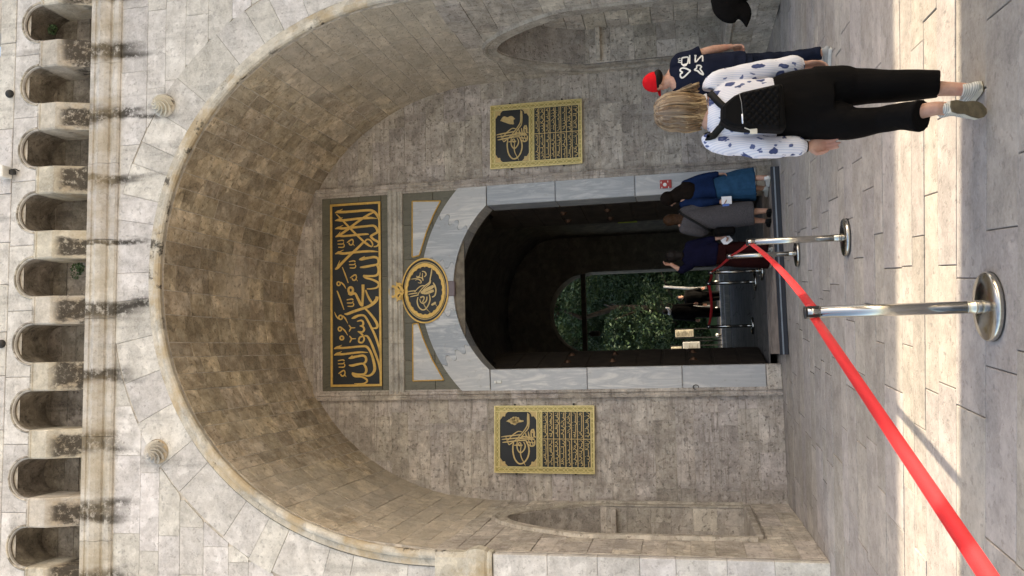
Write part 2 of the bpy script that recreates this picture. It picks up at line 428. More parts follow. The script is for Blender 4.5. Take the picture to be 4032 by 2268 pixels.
for z0, z1 in zip(rz[:-1], rz[1:]):
    for (sa, sb) in ((-4.3, 7.0),):
        cs = cuts_of(sa, sb, .55, 1.25, rng)
        for a0, a1 in zip(cs[:-1], cs[1:]):
            g = .0025
            A0, A1 = a0+g, a1-g
            n = max(2, int((A1-A0)/.05)); N = [A0+(A1-A0)*i/n for i in range(n+1)]
            if z1 <= Z0+.02:
                # beside the porch: stop at the pilasters
                segs = []
                if A0 < XL-.52: segs.append((A0, min(A1, XL-.52)))
                if A1 > XR+.52: segs.append((max(A0, XR+.52), A1))
                for s0, s1 in segs:
                    if s1-s0 > .12: stone('stone', [(s0, z0+g, z1-g), (s1, z0+g, z1-g)], front_fn, M_face, fw, .002, rng.uniform(-.003, .004))
                continue
            run = []
            runs = []
            for x in N:
                b = max(z0+g, zE(x))
                if b < z1-g-.015: run.append((x, b, z1-g))
                else:
                    if len(run) > 1: runs.append(run)
                    run = []
            if len(run) > 1: runs.append(run)
            for q in runs:
                if q[-1][0]-q[0][0] > .06:
                    flat = all(abs(c_[1]-(z0+g)) < 1e-6 for c_ in q)
                    stone('stone', [q[0], q[-1]] if flat else q, front_fn, M_face, fw, .002, rng.uniform(-.003, .004))
# ---- ring of voussoirs and archivolt
ring = MB()
ts = np.linspace(0, 1, 120)
V = [];
prf = [(.0, .02), (.0, .06), (.02, .085), (.055, .095), (.09, .085), (.105, .06), (.115, .045), (.19, .045), (.20, .02), (.20, -.02)]
for t in ts:
    for r, d in prf: V.append(ring_fn(t, r, d))
n = len(prf); Fs = [(i*n+j, (i+1)*n+j, (i+1)*n+j+1, i*n+j+1) for i in range(len(ts)-1) for j in range(n-1)]
def lichen(k, p, col):
    n = k.noise(k.scale(p, (2.2, 2.2, 2.2)), 1.0, 5, .7); n2 = k.noise(p, 1.1, 2, .5)
    col = k.mix(k.ramp(k.noise(p, 2.4, 4, .6), .45, .65, 0, .65), col, (.42, .31, .17))
    return k.mix(k.math('MULTIPLY', k.ramp(n, .55, .62), k.ramp(n2, .42, .55, .2, .9)), col, (.05, .045, .04))
M_arch = stone_mat('archivolt_limestone', (.60, .57, .51), (.54, .49, .41), (.47, .43, .36), .1, .3, .1, extra=lichen)
av = mk('archivolt', V, Fs, M_arch, gate, smooth=False)
cu = 0.0; rng = random.Random(8)
vr = mk('arch_ring', [ring_fn(t, r, -.02) for t in ts for r in (.1, RW1+.05)], [(2*i, 2*i+2, 2*i+3, 2*i+1) for i in range(len(ts)-1)], M_mort, gate)
edges = [0.0]
while edges[-1] < 1: edges.append(edges[-1]+rng.uniform(.022, .06))
edges[-1] = 1.0
for t0, t1 in zip(edges[:-1], edges[1:]):
    if t1-t0 < .008: continue
    e = .00022
    w1 = RW1-.02-rng.uniform(0, .06)
    stone('voussoir', [(t, RW0+.003, w1) for t in np.linspace(t0+e, t1-e, 5)], lambda a, b, d: ring_fn(a, b, d), M_face, vr, .0007, .012+rng.uniform(-.003, .003), .05)

# ---- porch vault
vt = MB()
V = [vault_fn(y, t, -.004) for t in np.linspace(0, 1, 90) for y in (YF-.02, YB+.05)]
vault = mk('porch_vault', V, [(2*i, 2*i+1, 2*i+3, 2*i+2) for i in range(89)], M_mort, gate)
rng = random.Random(21)
te = [0.0]
while te[-1] < 1-.02: te.append(te[-1]+rng.uniform(.017, .033))
te[-1] = 1.0
for t0, t1 in zip(te[:-1], te[1:]):
    ys = cuts_of(YF+.02, YB+.02, .28, .82, rng)
    for y0, y1 in zip(ys[:-1], ys[1:]):
        g = .006; e = .0005
        j0, j1 = rng.uniform(-.0004, .0004), rng.uniform(-.0004, .0004)
        stone('stone', [(y0+g, t0+e+j0, t1-e+j1), (y1-g, t0+e-j0, t1-e-j1)], vault_fn, M_vault, vault, .0006, rng.uniform(-.003, .006), .04)

# ---- porch side walls with pointed niches
NY0, NY1, NZ0, NZS, NZA = 11.02, 13.06, .70, 2.9, 4.2     # niche: near edge, far edge, sill, springing, apex
NYC, NHW = (NY0+NY1)/2, (NY1-NY0)/2
def zN(y):
    u = abs(y-NYC)/NHW
    if u >= 1: return -1
    return NZS+(NZA-NZS)*(1-u**1.75)**.9
def side_wall(name, x, sg):
    # sg=+1: wall on the left facing +x, -1: wall on the right facing -x
    fn = (lambda a, b, d: (x+d, a, b)) if sg > 0 else (lambda a, b, d: (x-d, -a, b))
    A = lambda y: y if sg > 0 else -y
    m = MB()
    ys = sorted(set([YF-.02, YB+.05]+list(np.linspace(NY0, NY1, 41))))
    for ya, yb in zip(ys[:-1], ys[1:]):
        ins = ya >= NY0-1e-6 and yb <= NY1+1e-6; xx = x-.009*sg
        if ins:
            za, zb = max(zN(ya), NZS), max(zN(yb), NZS)
            m.add([(xx, ya, za), (xx, yb, zb), (xx, yb, Z0+.06), (xx, ya, Z0+.06)], [(0, 1, 2, 3)])
            m.add([(xx, ya, 0), (xx, yb, 0), (xx, yb, NZ0), (xx, ya, NZ0)], [(0, 1, 2, 3)])
            m.add([(xx, ya, za), (xx, yb, zb), (xx-.62*sg, yb, zb), (xx-.62*sg, ya, za)], [(0, 1, 2, 3)])   # niche soffit
        else: m.add([(xx, ya, 0), (xx, yb, 0), (xx, yb, Z0+.06), (xx, ya, Z0+.06)], [(0, 1, 2, 3)])
    xx = x-.009*sg
    for yy in (NY0, NY1): m.add([(xx, yy, NZ0), (xx, yy, NZS), (xx-.62*sg, yy, NZS), (xx-.62*sg, yy, NZ0)], [(0, 1, 2, 3)])
    m.add([(xx, NY0, NZ0), (xx, NY1, NZ0), (xx-.62*sg, NY1, NZ0), (xx-.62*sg, NY0, NZ0)], [(0, 1, 2, 3)])
    m.add([(xx-.62*sg, NY0-.1, NZ0-.1), (xx-.62*sg, NY1+.1, NZ0-.1), (xx-.62*sg, NY1+.1, NZA+.1), (xx-.62*sg, NY0-.1, NZA+.1)], [(0, 1, 2, 3)])
    wl = m.make(name, M_rev, gate)
    rng = random.Random(31 if sg > 0 else 32)
    rz = rows_of(0, Z0+.03, .28, .38, rng)
    for z0, z1 in zip(rz[:-1], rz[1:]):
        cs = cuts_of(YF+.01, YB+.02, .42, .95, rng)
        for y0, y1 in zip(cs[:-1], cs[1:]):
            g = .0025; dd = rng.uniform(-.006, .007)
            n = max(2, int((y1-y0)/.05)); N = [y0+g+(y1-y0-2*g)*i/n for i in range(n+1)]
            runs = []; run = []
            for y in N:
                ins = NY0-.02 < y < NY1+.02
                b = z0+g
                if ins and z1 > NZ0+.03:
                    b = max(b, max(zN(y), NZS)+.01) if z1 > NZS else 99
                if b < z1-g-.02: run.append((A(y), b, z1-g))
                else:
                    if len(run) > 1: runs.append(run)
                    run = []
            if len(run) > 1: runs.append(run)
            for q in runs:
                if sg < 0: q = q[::-1]
                if q[-1][0]-q[0][0] > .05:
                    flat = len(set(round(c_[1], 5) for c_ in q)) == 1
                    stone('stone', [q[0], q[-1]] if flat else q, fn, M_rev, wl, .003, dd)
    # stones of the niche's side facing the court
    fj = lambda a, b, d: (a, NY1-.004-d, b)
    for z0, z1 in zip(*(lambda r_: (r_[:-1], r_[1:]))(rows_of(NZ0+.01, NZA, .3, .42, rng))):
        xa_, xb_ = sorted((x-.012*sg, x-.62*sg)); cut = rng.uniform(.3, .7)
        for q0, q1 in ((xa_, xa_+(xb_-xa_)*cut), (xa_+(xb_-xa_)*cut, xb_)):
            stone('stone', [(q0+.002, z0+.002, z1-.002), (q1-.002, z0+.002, z1-.002)], fj, M_rev, wl, .004, rng.uniform(-.003, .006), .03)
    # niche back wall
    xb = x-.6*sg; fb = (lambda a, b, d: (xb+d, a, b)) if sg > 0 else (lambda a, b, d: (xb-d, -a, b))
    rz = rows_of(NZ0, NZA+.05, .3, .4, rng)
    for z0, z1 in zip(rz[:-1], rz[1:]):
        cs = cuts_of(NY0-.08, NY1+.08, .5, 1.0, rng)
        for y0, y1 in zip(cs[:-1], cs[1:]):
            q = [(A(y0)+.004*sg, z0+.004, z1-.004), (A(y1)-.004*sg, z0+.004, z1-.004)]
            if sg < 0: q = q[::-1]
            stone('stone', q, fb, M_rev, wl, .007, rng.uniform(-.006, .006))
    # raised hood over the niche
    hp = [(y, max(zN(y), NZS) if NY0 < y < NY1 else NZS) for y in np.linspace(NY0, NY1, 40)]
    hp = [(NY0, NZ0)]+[(NY0, NZS)]+hp[1:-1]+[(NY1, NZS), (NY1, NZ0)]
    V = []; pts = [Vector(h) for h in hp]
    sect = [(.006, .0), (.006, .024), (.15, .024), (.19, .05), (.23, .05), (.25, .0)]
    for i, p_ in enumerate(pts):
        t = (pts[min(i+1, len(pts)-1)]-pts[max(i-1, 0)]).normalized(); nr = Vector((-t.y, t.x))
        for r, d in sect: V.append((x+d*sg, p_.x+nr.x*r, p_.y+nr.y*r))
    n = len(sect); mk('niche_hood', V, [(i*n+j, (i+1)*n+j, (i+1)*n+j+1, i*n+j+1) for i in range(len(pts)-1) for j in range(n-1)], M_rev, gate)
    MB().bbox((min(x, x-.64*sg), NY0-.06, NZ0-.09) if sg > 0 else (x-.05, NY0-.06, NZ0-.09), (x+.05, NY1+.06, NZ0+.012) if sg > 0 else (x+.64, NY1+.06, NZ0+.012), .015).make('niche_sill', M_rev, gate)
    MB().bbox((min(x-.03*sg, x-.6*sg), NY1-.10, 2.66), (max(x-.03*sg, x-.6*sg), NY1+.01, 2.74), .01).make('niche_ledge', M_rev, wl)
    return wl
side_wall('porch_wall_left', XL, 1)
side_wall('porch_wall_right', XR, -1)

# ---- pilasters with capitals carrying the archivolt
def pilaster(x0, x1, side):
    m = MB(); rng = random.Random(int(x0*100))
    zs = rows_of(.0, 3.92, .42, .75, rng)
    root = MB().box((x0+.03, YF-.02, 0), (x1-.03, YF+.03, 4.6)).make('pilaster', M_mort, gate)
    for z0, z1 in zip(zs[:-1], zs[1:]):
        MB().bbox((x0+.002, YF-.115+rng.uniform(-.002, .002), z0+.0012), (x1-.002, YF+.04, z1-.0012), .007).make('stone', M_face, root)
    prof_ = [(.0, 3.925), (.02, 3.93), (.035, 3.96), (.02, 3.99), (.05, 4.02), (.075, 4.12), (.05, 4.22), (.02, 4.26), (.01, 4.3), (.012, 4.5), (.0, 4.66)]
    V = []; c = MB()
    for e, z in prof_:
        e *= .9
        V += [(x0-e, YF+.04, z), (x0-e, YF-.09-e, z), (x0+.05, YF-.13-e, z), (x1-.05, YF-.13-e, z), (x1+e, YF-.09-e, z), (x1+e, YF+.04, z)]
    n = 6; Fs = [(i*n+j, i*n+j+1, (i+1)*n+j+1, (i+1)*n+j) for i in range(len(prof_)-1) for j in range(n-1)]+[tuple(range((len(prof_)-1)*n, len(prof_)*n))]
    mk('capital', V, Fs, M_arch, root)
pilaster(XL-.52, XL-.01, -1); pilaster(XR+.01, XR+.52, 1)

# ---- string course
rng = random.Random(14)
spf = [(-.02, 9.335), (.03, 9.345), (.05, 9.37), (.055, 9.43), (.03, 9.455), (.03, 9.485), (.06, 9.50), (.095, 9.555), (.115, 9.62), (.10, 9.66), (.07, 9.675), (.07, 9.715), (.085, 9.73), (.085, 9.79), (-.02, 9.795)]
sc_root = mk('string_course', [(-14, YF-.005, 9.34), (9.2, YF-.005, 9.34), (9.2, YF-.005, 9.79), (-14, YF-.005, 9.79)], [(0, 1, 2, 3)], M_face, gate)
cs = cuts_of(-4.3, 7.0, .9, 1.7, rng)
for a0, a1 in zip(cs[:-1], cs[1:]):
    V = []; dj = rng.uniform(-.004, .004)
    for a in (a0+.003, a1-.003):
        for d, z in spf: V.append((a, YF-d-dj, z))
    n = len(spf); Fs = [(j, n+j, n+j+1, j+1) for j in range(n-1)]+[tuple(range(n)), tuple(range(2*n-1, n-1, -1))]
    mk('moulding', V, Fs, M_face, sc_root)

# ---- corbel table: corbels, blind arches, upper wall
SP, CW = .936, .40
cxs = [.831+SP*i for i in range(-5, 7)]
V = []; hw = CW/2
pr = [(YU-.0, .735), (YU-.012, .72), (YU-.012, .69), (YU, .68), (YU, .435), (YF-.03, .0), (YF+.38, .0), (YF+.38, .735)]
c = .02
for xx, ins in ((-hw, 1), (-hw+c, 0), (hw-c, 0), (hw, 1)):
    for y, z in pr: V.append((xx, y-YU+(c if ins and y < YF-.1 else 0), z))
n = len(pr); Fs = [(i*n+j, (i+1)*n+j, (i+1)*n+(j+1) % n, i*n+(j+1) % n) for i in range(3) for j in range(n)]+[tuple(range(n-1, -1, -1)), tuple(range(3*n, 4*n))]
cor = mk('corbel', V, Fs, M_corb)
for i, x in enumerate(cxs):
    o = cor if i == 0 else cor.copy()
    if i: COL.objects.link(o)
    o.location = (x, YU, 9.79); o.parent = gate; o.matrix_parent_inverse = WM[gate.name].inverted()
RA = (SP-CW)/2
def up_fn(a, b, d): return (a, YU-d, b)
ZS = 10.515; ZT = 10.93
uw = mk('upper_wall', [(-14, YU+.06, ZT-.2), (9.2, YU+.06, ZT-.2), (9.2, YU+.06, 11.2), (-14, YU+.06, 11.2)], [(0, 1, 2, 3)], M_mort, gate)
for x in cxs[:-1]:
    xm = x+SP/2; cols = []
    for a in sorted(set([x+.003, x+SP-.003, xm-RA-.002, xm+RA+.002]+[xm-RA*math.cos(t) for t in np.linspace(0, math.pi, 22)])):
        u = (a-xm)/RA
        cols.append((a, ZS+(RA*math.sqrt(max(0, 1-u*u)) if abs(u) < 1 else 0)*1.02+.002, ZT-.004))
    stone('arch_block', cols, up_fn, M_face, uw, .008, rng.uniform(-.002, .003), .62)
    # raised rim round the arch and the stones in the niche back
    m = MB(); m.tube([(xm-(RA+.028)*math.cos(t), YU-.004, ZS+(RA+.028)*1.02*math.sin(t)) for t in np.linspace(0, math.pi, 26)], .016, 6)
    m.make('arch_rim', M_corb, gate, smooth=True)
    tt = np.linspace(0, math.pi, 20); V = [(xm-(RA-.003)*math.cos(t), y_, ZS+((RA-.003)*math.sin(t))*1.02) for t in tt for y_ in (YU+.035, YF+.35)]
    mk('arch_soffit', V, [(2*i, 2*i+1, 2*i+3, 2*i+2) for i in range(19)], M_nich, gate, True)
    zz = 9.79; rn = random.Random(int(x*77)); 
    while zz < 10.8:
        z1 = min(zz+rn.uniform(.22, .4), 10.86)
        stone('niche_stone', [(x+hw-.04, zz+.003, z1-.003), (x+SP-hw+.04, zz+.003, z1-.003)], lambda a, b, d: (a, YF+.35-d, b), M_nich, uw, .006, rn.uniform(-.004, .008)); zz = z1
rng = random.Random(44)
TOPZ = 11.2
for z0, z1 in ((ZT, TOPZ),):
    cs = cuts_of(-4.4, 7.0, .6, 1.3, rng)
    for a0, a1 in zip(cs[:-1], cs[1:]):
        stone('stone', [(a0+.004, z0+.004, z1-.004), (a1-.004, z0+.004, z1-.004)], up_fn, M_face, uw, .008, rng.uniform(-.003, .004))
# merlons: one crenel opens just inside the frame
xm = 4.96
while xm < 9:
    xm += 0
    MB().bbox((xm, YU, TOPZ+.002), (xm+1.15, YU+.45, TOPZ+.85), .02).make('merlon', M_face, gate); xm += 1.5
xm = 4.62
while xm > -8:
    MB().bbox((xm-1.15, YU, TOPZ+.002), (xm, YU+.45, TOPZ+.85), .02).make('merlon', M_face, gate); xm -= 1.5
# roof, ends and rear of the building
MB().box((-14, YU+.07, 11.12), (9.2, YFAR+.9, 11.22)).make('roof', M_mort, gate)
for x in (-14, 9.2): MB().box((x-.1, YF+.03, 0), (x+.1, YFAR+.9, 11.1)).make('end_wall', M_face, gate)

# ---- two carved turban bosses
M_corn0 = stone_mat('boss_limestone', (.66, .63, .57), (.56, .52, .45), (.6, .57, .5), .1, .2, .1, grit=.2)
def boss(name, x, z, lab):
    R0 = .162; V = []; n, m = 96, 22
    for i in range(m+1):
        th = (math.pi*.5)*1.08*i/m
        for k_ in range(n):
            ph = 2*math.pi*k_/n
            fl = .5+.5*math.cos(9*(ph+1.5*th)); amp = .52*math.sin(min(th*1.15, math.pi/2))
            r = R0*(1-amp*(1-fl)**1.2)
            V.append((x+r*math.sin(th)*math.cos(ph), YF-.03-r*math.cos(th)*1.05, z+r*math.sin(th)*math.sin(ph)))
    Fs = [(i*n+k_, i*n+(k_+1) % n, (i+1)*n+(k_+1) % n, (i+1)*n+k_) for i in range(m) for k_ in range(n)]
    o = mk(name, V, Fs, M_corn0, None, smooth=True); fix_normals(o)
    b = MB().lathe([(.10, YF+.02), (.165, YF+.0), (.17, YF-.02), (.15, YF-.04), (.12, YF-.045)], (x, 0, z), 40, axis='y').make('base_ring', M_arch, o, smooth=True)
    tag(o, lab, 'boss', 'carved bosses above the arch')
pa = PY(636, 412, YF-.08); pb = PY(607, 1780, YF-.08)
boss('turban_boss', pa.x, pa.z, 'carved stone turban boss above the arch, on the side of the capped man')
boss('turban_boss', pb.x, pb.z, 'carved stone turban boss above the arch, stained black beneath, far from the capped man')

# ---- wall holes (drain spouts) and a floodlight housing high on the wall
M_dark = plain('black_iron', (.02, .02, .02), .6)
for i, (px, py, lab) in enumerate(((42, 371, 'dark round drain spout high on the wall beside the floodlight'), (10, 1354, 'dark round drain spout high on the wall, well away from the floodlight'))):
    p = PY(px, py, YU)
    o = MB().ell((p.x, YU-.02, p.z), (.06, .05, .06), 18, 12).make('drain_spout', M_dark, None, True)
    tag(o, lab, 'spout', 'drain spouts')
p = PY(25, 680, YU-.08)
fl = empty('floodlight', (p.x, YU, p.z), 'small white floodlight fixed high on the wall', 'floodlight')
M_white = plain('white_plastic', (.75, .75, .72), .45)
MB().bbox((p.x-.085, YU-.20, p.z-.05), (p.x+.085, YU-.02, p.z+.11), .012).make('housing', M_white, fl)
MB().bbox((p.x-.03, YU-.10, p.z-.13), (p.x+.04, YU-.03, p.z-.05), .01).make('bracket', M_dark, fl)
MB().tube([(p.x+.05, YU-.06, p.z-.04), (p.x+.055, YU-.04, p.z-.11), (p.x+.03, YU-.01, p.z-.15)], .008, 6).make('cable', M_dark, fl, True)
# ================================================================== DOOR WALL
DX, DH = 1.235, 1.42                    # door centre, half width
FX0, FX1, FZ = -.68, 3.14, 8.02         # stone frame round the doorway
def marble(name, base, vein, vs=1.6, dist=2.5, amt=.7, rough=.35):
    k = NT(name); p = k.pos(); r = k.rnd()
    cm = k.n('ShaderNodeCombineXYZ'); k.set(cm.inputs[0], k.math('MULTIPLY', r, 20.0)); k.set(cm.inputs[2], k.math('MULTIPLY', r, 9.0))
    a = k.n('ShaderNodeVectorMath', _operation='ADD'); k.set(a.inputs[0], k.scale(p, (2.6, 1, .42))); k.set(a.inputs[1], cm.outputs[0])
    n = k.noise(a.outputs[0], vs, 8, .62, dist)
    v = k.ramp(k.math('ABSOLUTE', k.math('SUBTRACT', n, .5)), .0, .16, 1.0, 0.0)
    cl = k.noise(a.outputs[0], vs*.6, 4, .5)
    c = k.mix(k.math('MULTIPLY', k.ramp(cl, .35, .65), .55), base, vein)
    c = k.mix(k.math('MULTIPLY', v, amt), c, vein)
    c = k.mix(k.ramp(r, 0, 1, 0, .35), c, tuple(x*.72 for x in base))
    c = k.mix(k.ramp(k.noise(p, 12, 5, .7), .55, .75, 0, .35), c, (.22, .18, .13))
    return k.fin(c, rough)
M_marb = marble('white_marble', (.70, .685, .66), (.37, .39, .42), 1.5, 1.8, .85)
M_marbg = marble('grey_marble', (.56, .575, .59), (.28, .31, .35), 2.0, 1.6, .9)
M_green = marble('green_breccia', (.075, .071, .05), (.16, .15, .11), 6.0, 3.0, .7, .5)
M_corn = stone_mat('cornice_marble', (.50, .475, .44), (.38, .35, .31), (.56, .54, .51), .2, .4, .3)
M_gold = None
def goldm(name, col, metal=.35, rough=.45, dirt=.4):
    k = NT(name); p = k.pos(); n = k.noise(p, 22, 4, .6); n2 = k.noise(p, 3, 3, .5)
    c = k.mix(k.ramp(n, .3, .7, 0, .6), col, tuple(x*.7 for x in col))
    c = k.mix(k.ramp(n2, .5, .75, 0, dirt), c, tuple(x*.45 for x in col)); return k.fin(c, rough, metal)
M_gold = goldm('gilding', (.70, .43, .12)); M_gold2 = goldm('brass_gilding', (.50, .41, .15), .3, .5, .3); M_gold4 = goldm('bright_brass', (.78, .64, .30), .3, .45, .2); M_gold3 = goldm('pale_gilding', (.62, .45, .20), .25, .5)
M_blk = plain('black_enamel', (.009, .0105, .012), .5, var=.3, sc=3)
M_dkgreen = plain('green_black_enamel', (.018, .024, .021), .55, var=.3, sc=3)

bw = MB()
xs = sorted(set([XL-.05, XR+.05]+list(np.linspace(DX-DH, DX+DH, 31))))
ZAR, RI = 5.39, None
RI = (DH*DH+.61*.61)/(2*.61); ZC = 5.39-RI; RO = 5.98-ZC
def zD(x): return ZC+math.sqrt(max(RI*RI-(x-DX)**2, 0))
for xa, xb in zip(xs[:-1], xs[1:]):
    ins = xa >= DX-DH-1e-6 and xb <= DX+DH+1e-6
    za, zb = (zD(xa), zD(xb)) if ins else (0, 0)
    bw.add([(xa, YB+.005, za), (xb, YB+.005, zb), (xb, YB+.005, 9), (xa, YB+.005, 9)], [(0, 1, 2, 3)])
bwall = bw.make('door_wall', M_mort, gate)
def back_fn(a, b, d): return (a, YB-d, b)
rng = random.Random(77)
rz = rows_of(0, 8.75, .27, .42, rng)
for z0, z1 in zip(rz[:-1], rz[1:]):
    spans = ((XL-.03, FX0+.02), (FX1-.02, XR+.03)) if z1 <= FZ else ((XL-.03, XR+.03),)
    for s0, s1 in spans:
        cs = cuts_of(s0, s1, .45, 1.15, rng)
        for a0, a1 in zip(cs[:-1], cs[1:]):
            g = .0022
            zz0 = max(z0, FZ-.02) if (z0 < FZ < z1 and a0 < FX1 and a1 > FX0) else z0
            stone('stone', [(a0+g, zz0+g, z1-g), (a1-g, zz0+g, z1-g)], back_fn, M_back, bwall, .0025, rng.uniform(-.003, .004))
# ---- stone frame
fr = mk('door_frame', [(FX0, YB-.004, 0), (FX1, YB-.004, 0), (FX1, YB-.004, FZ), (FX0, YB-.004, FZ)], [], M_mort, gate)
fr.data.clear_geometry()
V = []; Fs = []
FW = .17
sect = [(.0, .0), (.0, .07), (.035, .085), (.055, .055), (.075, .055), (.09, .09), (.13, .09), (.15, .05), (FW, .05), (FW, .0)]   # from outer edge inward
def sweep(path, name, m, parent, nrm):
    V = []
    for (x, z), (nx, nz) in zip(path, nrm):
        for r, d in sect: V.append((x+nx*r, YB-d, z+nz*r))
    n = len(sect)
    return mk(name, V, [(i*n+j, (i+1)*n+j, (i+1)*n+j+1, i*n+j+1) for i in range(len(path)-1) for j in range(n-1)], m, parent)
zc = [0.0, .9, 1.75, 2.7, 3.6, 4.4, 5.35, 6.2, 7.1, FZ]
for a, b in zip(zc[:-1], zc[1:]):
    top = b == FZ
    sweep([(FX0, a+.003), (FX0, b if top else b-.003)], 'moulding', M_back, fr, [(1, 0), (1, -1) if top else (1, 0)])
    sweep([(FX1, b if top else b-.003), (FX1, a+.003)], 'moulding', M_back, fr, [(-1, -1) if top else (-1, 0), (-1, 0)])
for a, b in ((FX0, .5), (.506, 1.9), (1.906, FX1)):
    sweep([(a, FZ), (b, FZ)], 'moulding', M_back, fr, [(1, -1) if a == FX0 else (0, -1), (-1, -1) if b == FX1 else (0, -1)])
# dark breccia slabs lining the frame
gx0, gx1 = FX0+FW-.02, FX1-FW+.02
rng = random.Random(5)
gp = MB().box((gx0, YB-.012, 5.2), (gx1, YB+.02, FZ-FW+.02)).make('breccia_ground', M_mortd, gate)
def slab(x0, x1, z0, z1, m=None, d=.03): return stone('breccia_slab', [(x0+.003, z0+.003, z1-.003), (x1-.003, z0+.003, z1-.003)], back_fn, m or M_green, gp, .004, d, .03)
for a, b in ((gx0, .4), (.4, 1.5), (1.5, 2.3), (2.3, gx1)):
    slab(a, b, 7.69, FZ-FW+.02); slab(a, b, 6.57, 6.715)
for a, b in ((6.72, 7.15), (7.15, 7.685)):
    slab(gx0, -.44, a, b); slab(2.865, gx1, a, b)
for a, b in ((gx0, .0), (.0, .66), (.66, 1.78), (1.78, 2.4), (2.4, gx1)):
    slab(a, b, 5.75, 6.31)
for a, b in ((5.2, 5.75),): slab(gx0, .35, a, b); slab(2.15, gx1, a, b)
# cornice between inscription and doorway
V = []; cp = [(-.0, 6.30), (.06, 6.31), (.075, 6.345), (.05, 6.37), (.05, 6.39), (.09, 6.41), (.10, 6.44), (.07, 6.455), (.07, 6.475), (.11, 6.50), (.115, 6.535), (.09, 6.55), (.09, 6.57), (0, 6.575)]
co_root = None
for a, b in ((FX0+FW-.06, .3), (.305, 1.25), (1.255, 2.1), (2.105, FX1-FW+.06)):
    V = [(x, YB-d-.012, z) for x in (a, b) for d, z in cp]; n = len(cp)
    o = mk('cornice', V, [(j, n+j, n+j+1, j+1) for j in range(n-1)]+[tuple(range(n)), tuple(range(2*n-1, n-1, -1))], M_corn, gate)
# ---- marble jambs
rng = random.Random(9)
for sx in (-1, 1):
    x0, x1 = (DX-1.80, DX-DH) if sx < 0 else (DX+DH, DX+1.80)
    root = MB().box((x0+.01, YB-.01, .0), (x1-.01, YB+.42, 4.75)).make('door_jamb', M_mortd, gate)
    zs = [.24, 1.55, 3.1, 4.76] if sx < 0 else [.24, 2.2, 3.55, 4.76]
    for q, (a, b) in enumerate(zip(zs[:-1], zs[1:])):
        MB().bbox((x0, YB-.075+rng.uniform(0, .004), a+.003), (x1, YB+.45, b-.003), .012).make('marble_block', M_marb if sx < 0 else (M_marbg if q != 0 else M_marb), root)
    MB().bbox((x0-.03, YB-.10, .0), (x1, YB+.45, .236), .02).make('plinth', M_rev, root)
# ---- joggled marble voussoirs
ang = lambda x, r: math.asin(x/r)
th_end = math.asin(1.42/RI)
n_v = 5
joints = [-.54, -.20, .20, .54]
arc_root = MB().add([(DX+r*math.sin(t), YB+.02, ZC+r*math.cos(t)) for t in np.linspace(-th_end, th_end, 30) for r in (RI+.02, RO-.04)], [(2*i, 2*i+2, 2*i+3, 2*i+1) for i in range(29)]).make('door_arch', M_mortd, gate)
def jog(th0, rev):
    pts = []
    for s in np.linspace(0, 1, 64):
        r = RI+(RO-RI)*s; sw = math.sin(s*math.pi*6); w = .032*math.copysign(abs(sw)**.55, sw)*min(1, 9*s, 9*(1-s))
        pts.append((th0+w, r))
    return pts[::-1] if rev else pts
def xz(th, r): return (DX+r*math.sin(th), ZC+r*math.cos(th))
for i in range(n_v):
    poly = []
    gp_ = .0018
    if i == 0:
        poly += [(DX-1.42, 4.775), (DX-1.80, 4.77), (DX-1.80, 5.235)]; tl = math.asin(-1.8/RO)
    else:
        poly += [xz(t+gp_, r) for t, r in jog(joints[i-1], False)]; tl = joints[i-1]
    tr = joints[i] if i < n_v-1 else math.asin(1.8/RO)
    poly += [xz(t, RO) for t in np.linspace(tl, tr, 14)[1:-1]]
    if i == n_v-1: poly += [(DX+1.80, 5.235), (DX+1.80, 4.77), (DX+1.42, 4.775)]; tr2 = math.asin(1.42/RI)
    else: poly += [xz(t-gp_, r) for t, r in jog(joints[i], True)]; tr2 = joints[i]
    tl2 = -math.asin(1.42/RI) if i == 0 else joints[i-1]
    poly += [xz(t, RI) for t in np.linspace(tr2, tl2, 14)[1:-1]]
    m = MB(); m.prism(poly, lambda a, b, d: (a, YB-d, b), -.42, .065+.004*(i % 2), 0.0)
    m.make('voussoir', (M_marb, M_marbg, M_marb, M_marbg, M_marb)[i], arc_root)
M_por = plain('porphyry', (.16, .12, .13), .4)
MB().bbox((DX-.13, YB-.085, 5.36), (DX+.13, YB+.02, 5.52), .01).make('keystone_inlay', M_por, arc_root)

# ---- lettering: pen strokes with swelling width, laid on the wall plane as raised ribbons
def crom(pts, sub=5):
    out = []; n = len(pts)
    for i in range(n-1):
        p0, p1, p2, p3 = (np.array(pts[max(i-1, 0)], float), np.array(pts[i], float), np.array(pts[i+1], float), np.array(pts[min(i+2, n-1)], float))
        for s in range(sub):
            t = s/sub
            out.append(.5*((2*p1)+(-p0+p2)*t+(2*p0-5*p1+4*p2-p3)*t*t+(-p0+3*p1-3*p2+p3)*t**3))
    out.append(np.array(pts[-1], float)); return out
def ribbon(mb, st, fn, th, sub=5):
    P = crom([(p[0], p[1], p[2]) for p in st], sub)
    n = len(P); V = []
    for i, p in enumerate(P):
        t = P[min(i+1, n-1)][:2]-P[max(i-1, 0)][:2]; L = math.hypot(*t)
        t = t/L if L > 1e-9 else np.array([1., 0]); nr = np.array([-t[1], t[0]]); w = max(p[2], 1.5)/2
        a, b = p[:2]+nr*w, p[:2]-nr*w
        V += [fn(a[0], a[1], 0), fn(a[0], a[1], th), fn(b[0], b[1], th), fn(b[0], b[1], 0)]
    Fs = []
    for i in range(n-1):
        for j in range(4): Fs.append((i*4+j, i*4+(j+1) % 4, (i+1)*4+(j+1) % 4, (i+1)*4+j))
    Fs += [(0, 1, 2, 3), ((n-1)*4+3, (n-1)*4+2, (n-1)*4+1, (n-1)*4)]
    mb.add(V, Fs)
